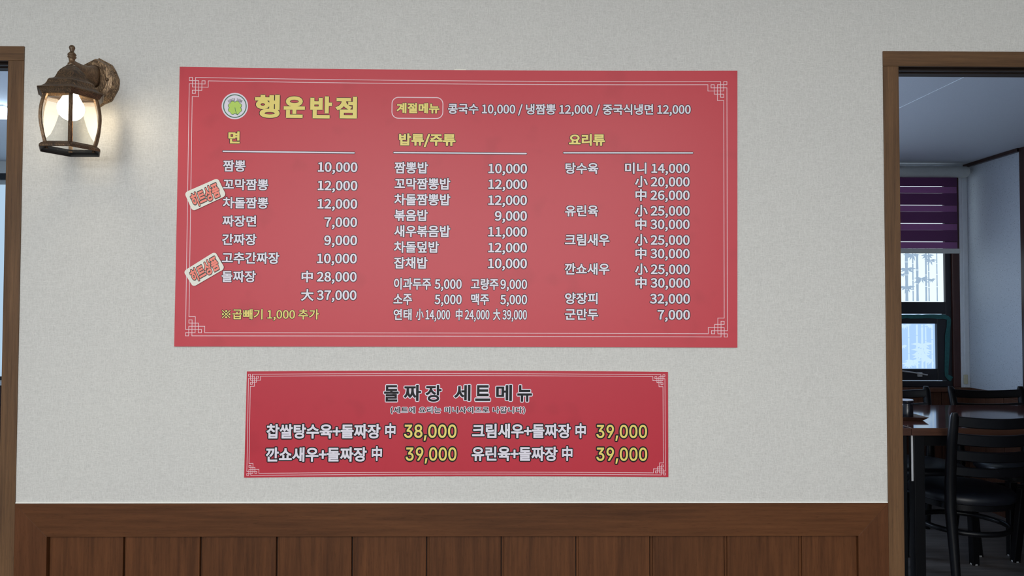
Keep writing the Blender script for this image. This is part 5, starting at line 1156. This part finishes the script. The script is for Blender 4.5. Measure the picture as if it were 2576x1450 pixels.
# tray and jar
TX, TY = X_at(2276, 1055, 3.66), 3.66
mb = MB()
def rr(hx, hy, z_): return [(TX + a_ * hx, TY + b_ * hy, z_) for a_, b_ in ((-1, -1), (1, -1), (1, 1), (-1, 1))]
mb.loft([rr(.050, .075, .7505), rr(.068, .095, .768), rr(.064, .091, .768), rr(.047, .072, .754)])
o = mb.build('tray', M['tray'], loc=(TX, TY, .7505)); tag(o, 'small dark wooden tray with flared rim on the brown table', 'tray')
JX, JY = X_at(2281, 1020, 3.68), 3.68
jr = empty('sauce_jar', (JX, JY, .7545)); tag(jr, 'dark sauce jar with pale lid standing in the tray', 'jar')
mb = MB(); mb.lathe([(.027, .7545), (.029, .757), (.029, .812), (.026, .818), (.026, .822)], (JX, JY), 24); smooth_angle(mb.build('jar_body', M['jar'], jr))
mb = MB(); mb.lathe([(.0295, .824), (.0305, .826), (.0305, .8365), (.0300, .8368)], (JX, JY), 24); ld = smooth_angle(mb.build('lid', M['jar'], jr))
mb = MB(); mb.lathe([(.0300, .8368), (.0306, .8375), (.0304, .841), (.029, .8425), (.010, .843)], (JX, JY), 24); smooth_angle(mb.build('lid_top', M['jar_lid'], ld))

# ------------------------------------------------------------------ blind
YBL = DY - 0.075
bx0, bx1 = X_at(2030, 540, YBL), X_at(2408.5, 540, YBL)
BL_ = empty('roller_blind', ((bx0 + bx1) / 2, YBL, DZ - .03)); tag(BL_, 'purple striped roller blind half lowered over the bamboo patterned window', 'blind')
mb = MB(); zc0, zc1 = Z_at(2400, 447, YBL), Z_at(2400, 419, YBL); rc = (zc1 - zc0) / 2; cxe = X_at(2432, 430, YBL)
mb.loft([[(x, YBL + rc * f_ * 1.15 * math.cos(a), (zc0 + zc1) / 2 + rc * f_ * math.sin(a)) for a in [2 * PI * k / 20 for k in range(20)]] for x, f_ in ((bx0 - .02, .9), (bx0 - .015, 1), (cxe - .012, 1), (cxe - .003, .93), (cxe, .75))])
smooth_angle(mb.build('head_box', M['grey_plastic'], BL_), 40)
bands = [(112, 166, 0), (169.5, 209, 1), (209, 280, 0), (283.5, 322, 1), (322, 391, 0), (394.5, 434, 1), (434, 503, 0), (506.5, 545, 1)]
for a_, c_, kk in bands:
    za, zb_ = Z_at(2350, 400 + a_ / 2.4175, YBL), Z_at(2350, 400 + c_ / 2.4175, YBL)
    mb = MB()
    if kk == 0: mb.box(bx0, bx1, YBL + .001, YBL + .002, zb_, za)
    else:
        mb.box(bx0, bx1 - .004, YBL - .0015, YBL - .0005, zb_, za)
        for j in range(6):
            zz_ = zb_ + (za - zb_) * (j + .5) / 6; mb.box(bx0, bx1 - .004, YBL - .0021, YBL - .0015, zz_ - .001, zz_ + .001)
    mb.build('blind_band', M['blind_light'] if kk else M['blind_dark'], BL_)
mb = MB(); mb.bbox(bx0, X_at(2414, 632, YBL), YBL - .009, YBL + .009, Z_at(2400, 638, YBL), Z_at(2400, 626, YBL), .003); mb.build('bottom_rail', M['grey_plastic'], BL_)
# tan pad at the foot of the pale moulding
mb = MB(); a, c = P(2424, 943, DY - .022), P(2434, 967, DY - .022)
mb.bbox(a.x, c.x, DY - .030, DY - .0195, c.z, a.z, .004); o = mb.build('foam_pad', M['tan_pad'], loc=((a.x + c.x) / 2, DY - .02, c.z)); tag(o, 'small tan pad at the foot of the pale window moulding', 'pad')

# batten light of the dining room
BY = 3.39
while Z_at(10, 266, BY) < DZ: BY += 0.01
e = X_at(20, 285, BY)
lt = empty('batten_light', (e - .6, BY, DZ)); tag(lt, 'lit white batten light under the dining room ceiling, seen at the left edge', 'ceiling light')
z0_, z1_ = Z_at(10, 297, BY), Z_at(10, 272, BY)
mb = MB(); mb.bbox(e - 1.2, e, BY - .03, BY + .03, z0_, z1_, .004); mb.build('diffuser', emit_mat('lit_diffuser', (0.62, 0.80, 1.0), 9.0), lt)
mb = MB(); mb.bbox(e - 1.19, e - .006, BY - .025, BY + .025, z1_, DZ - .0002, .002); mb.build('housing', M['grey_plastic'], lt)
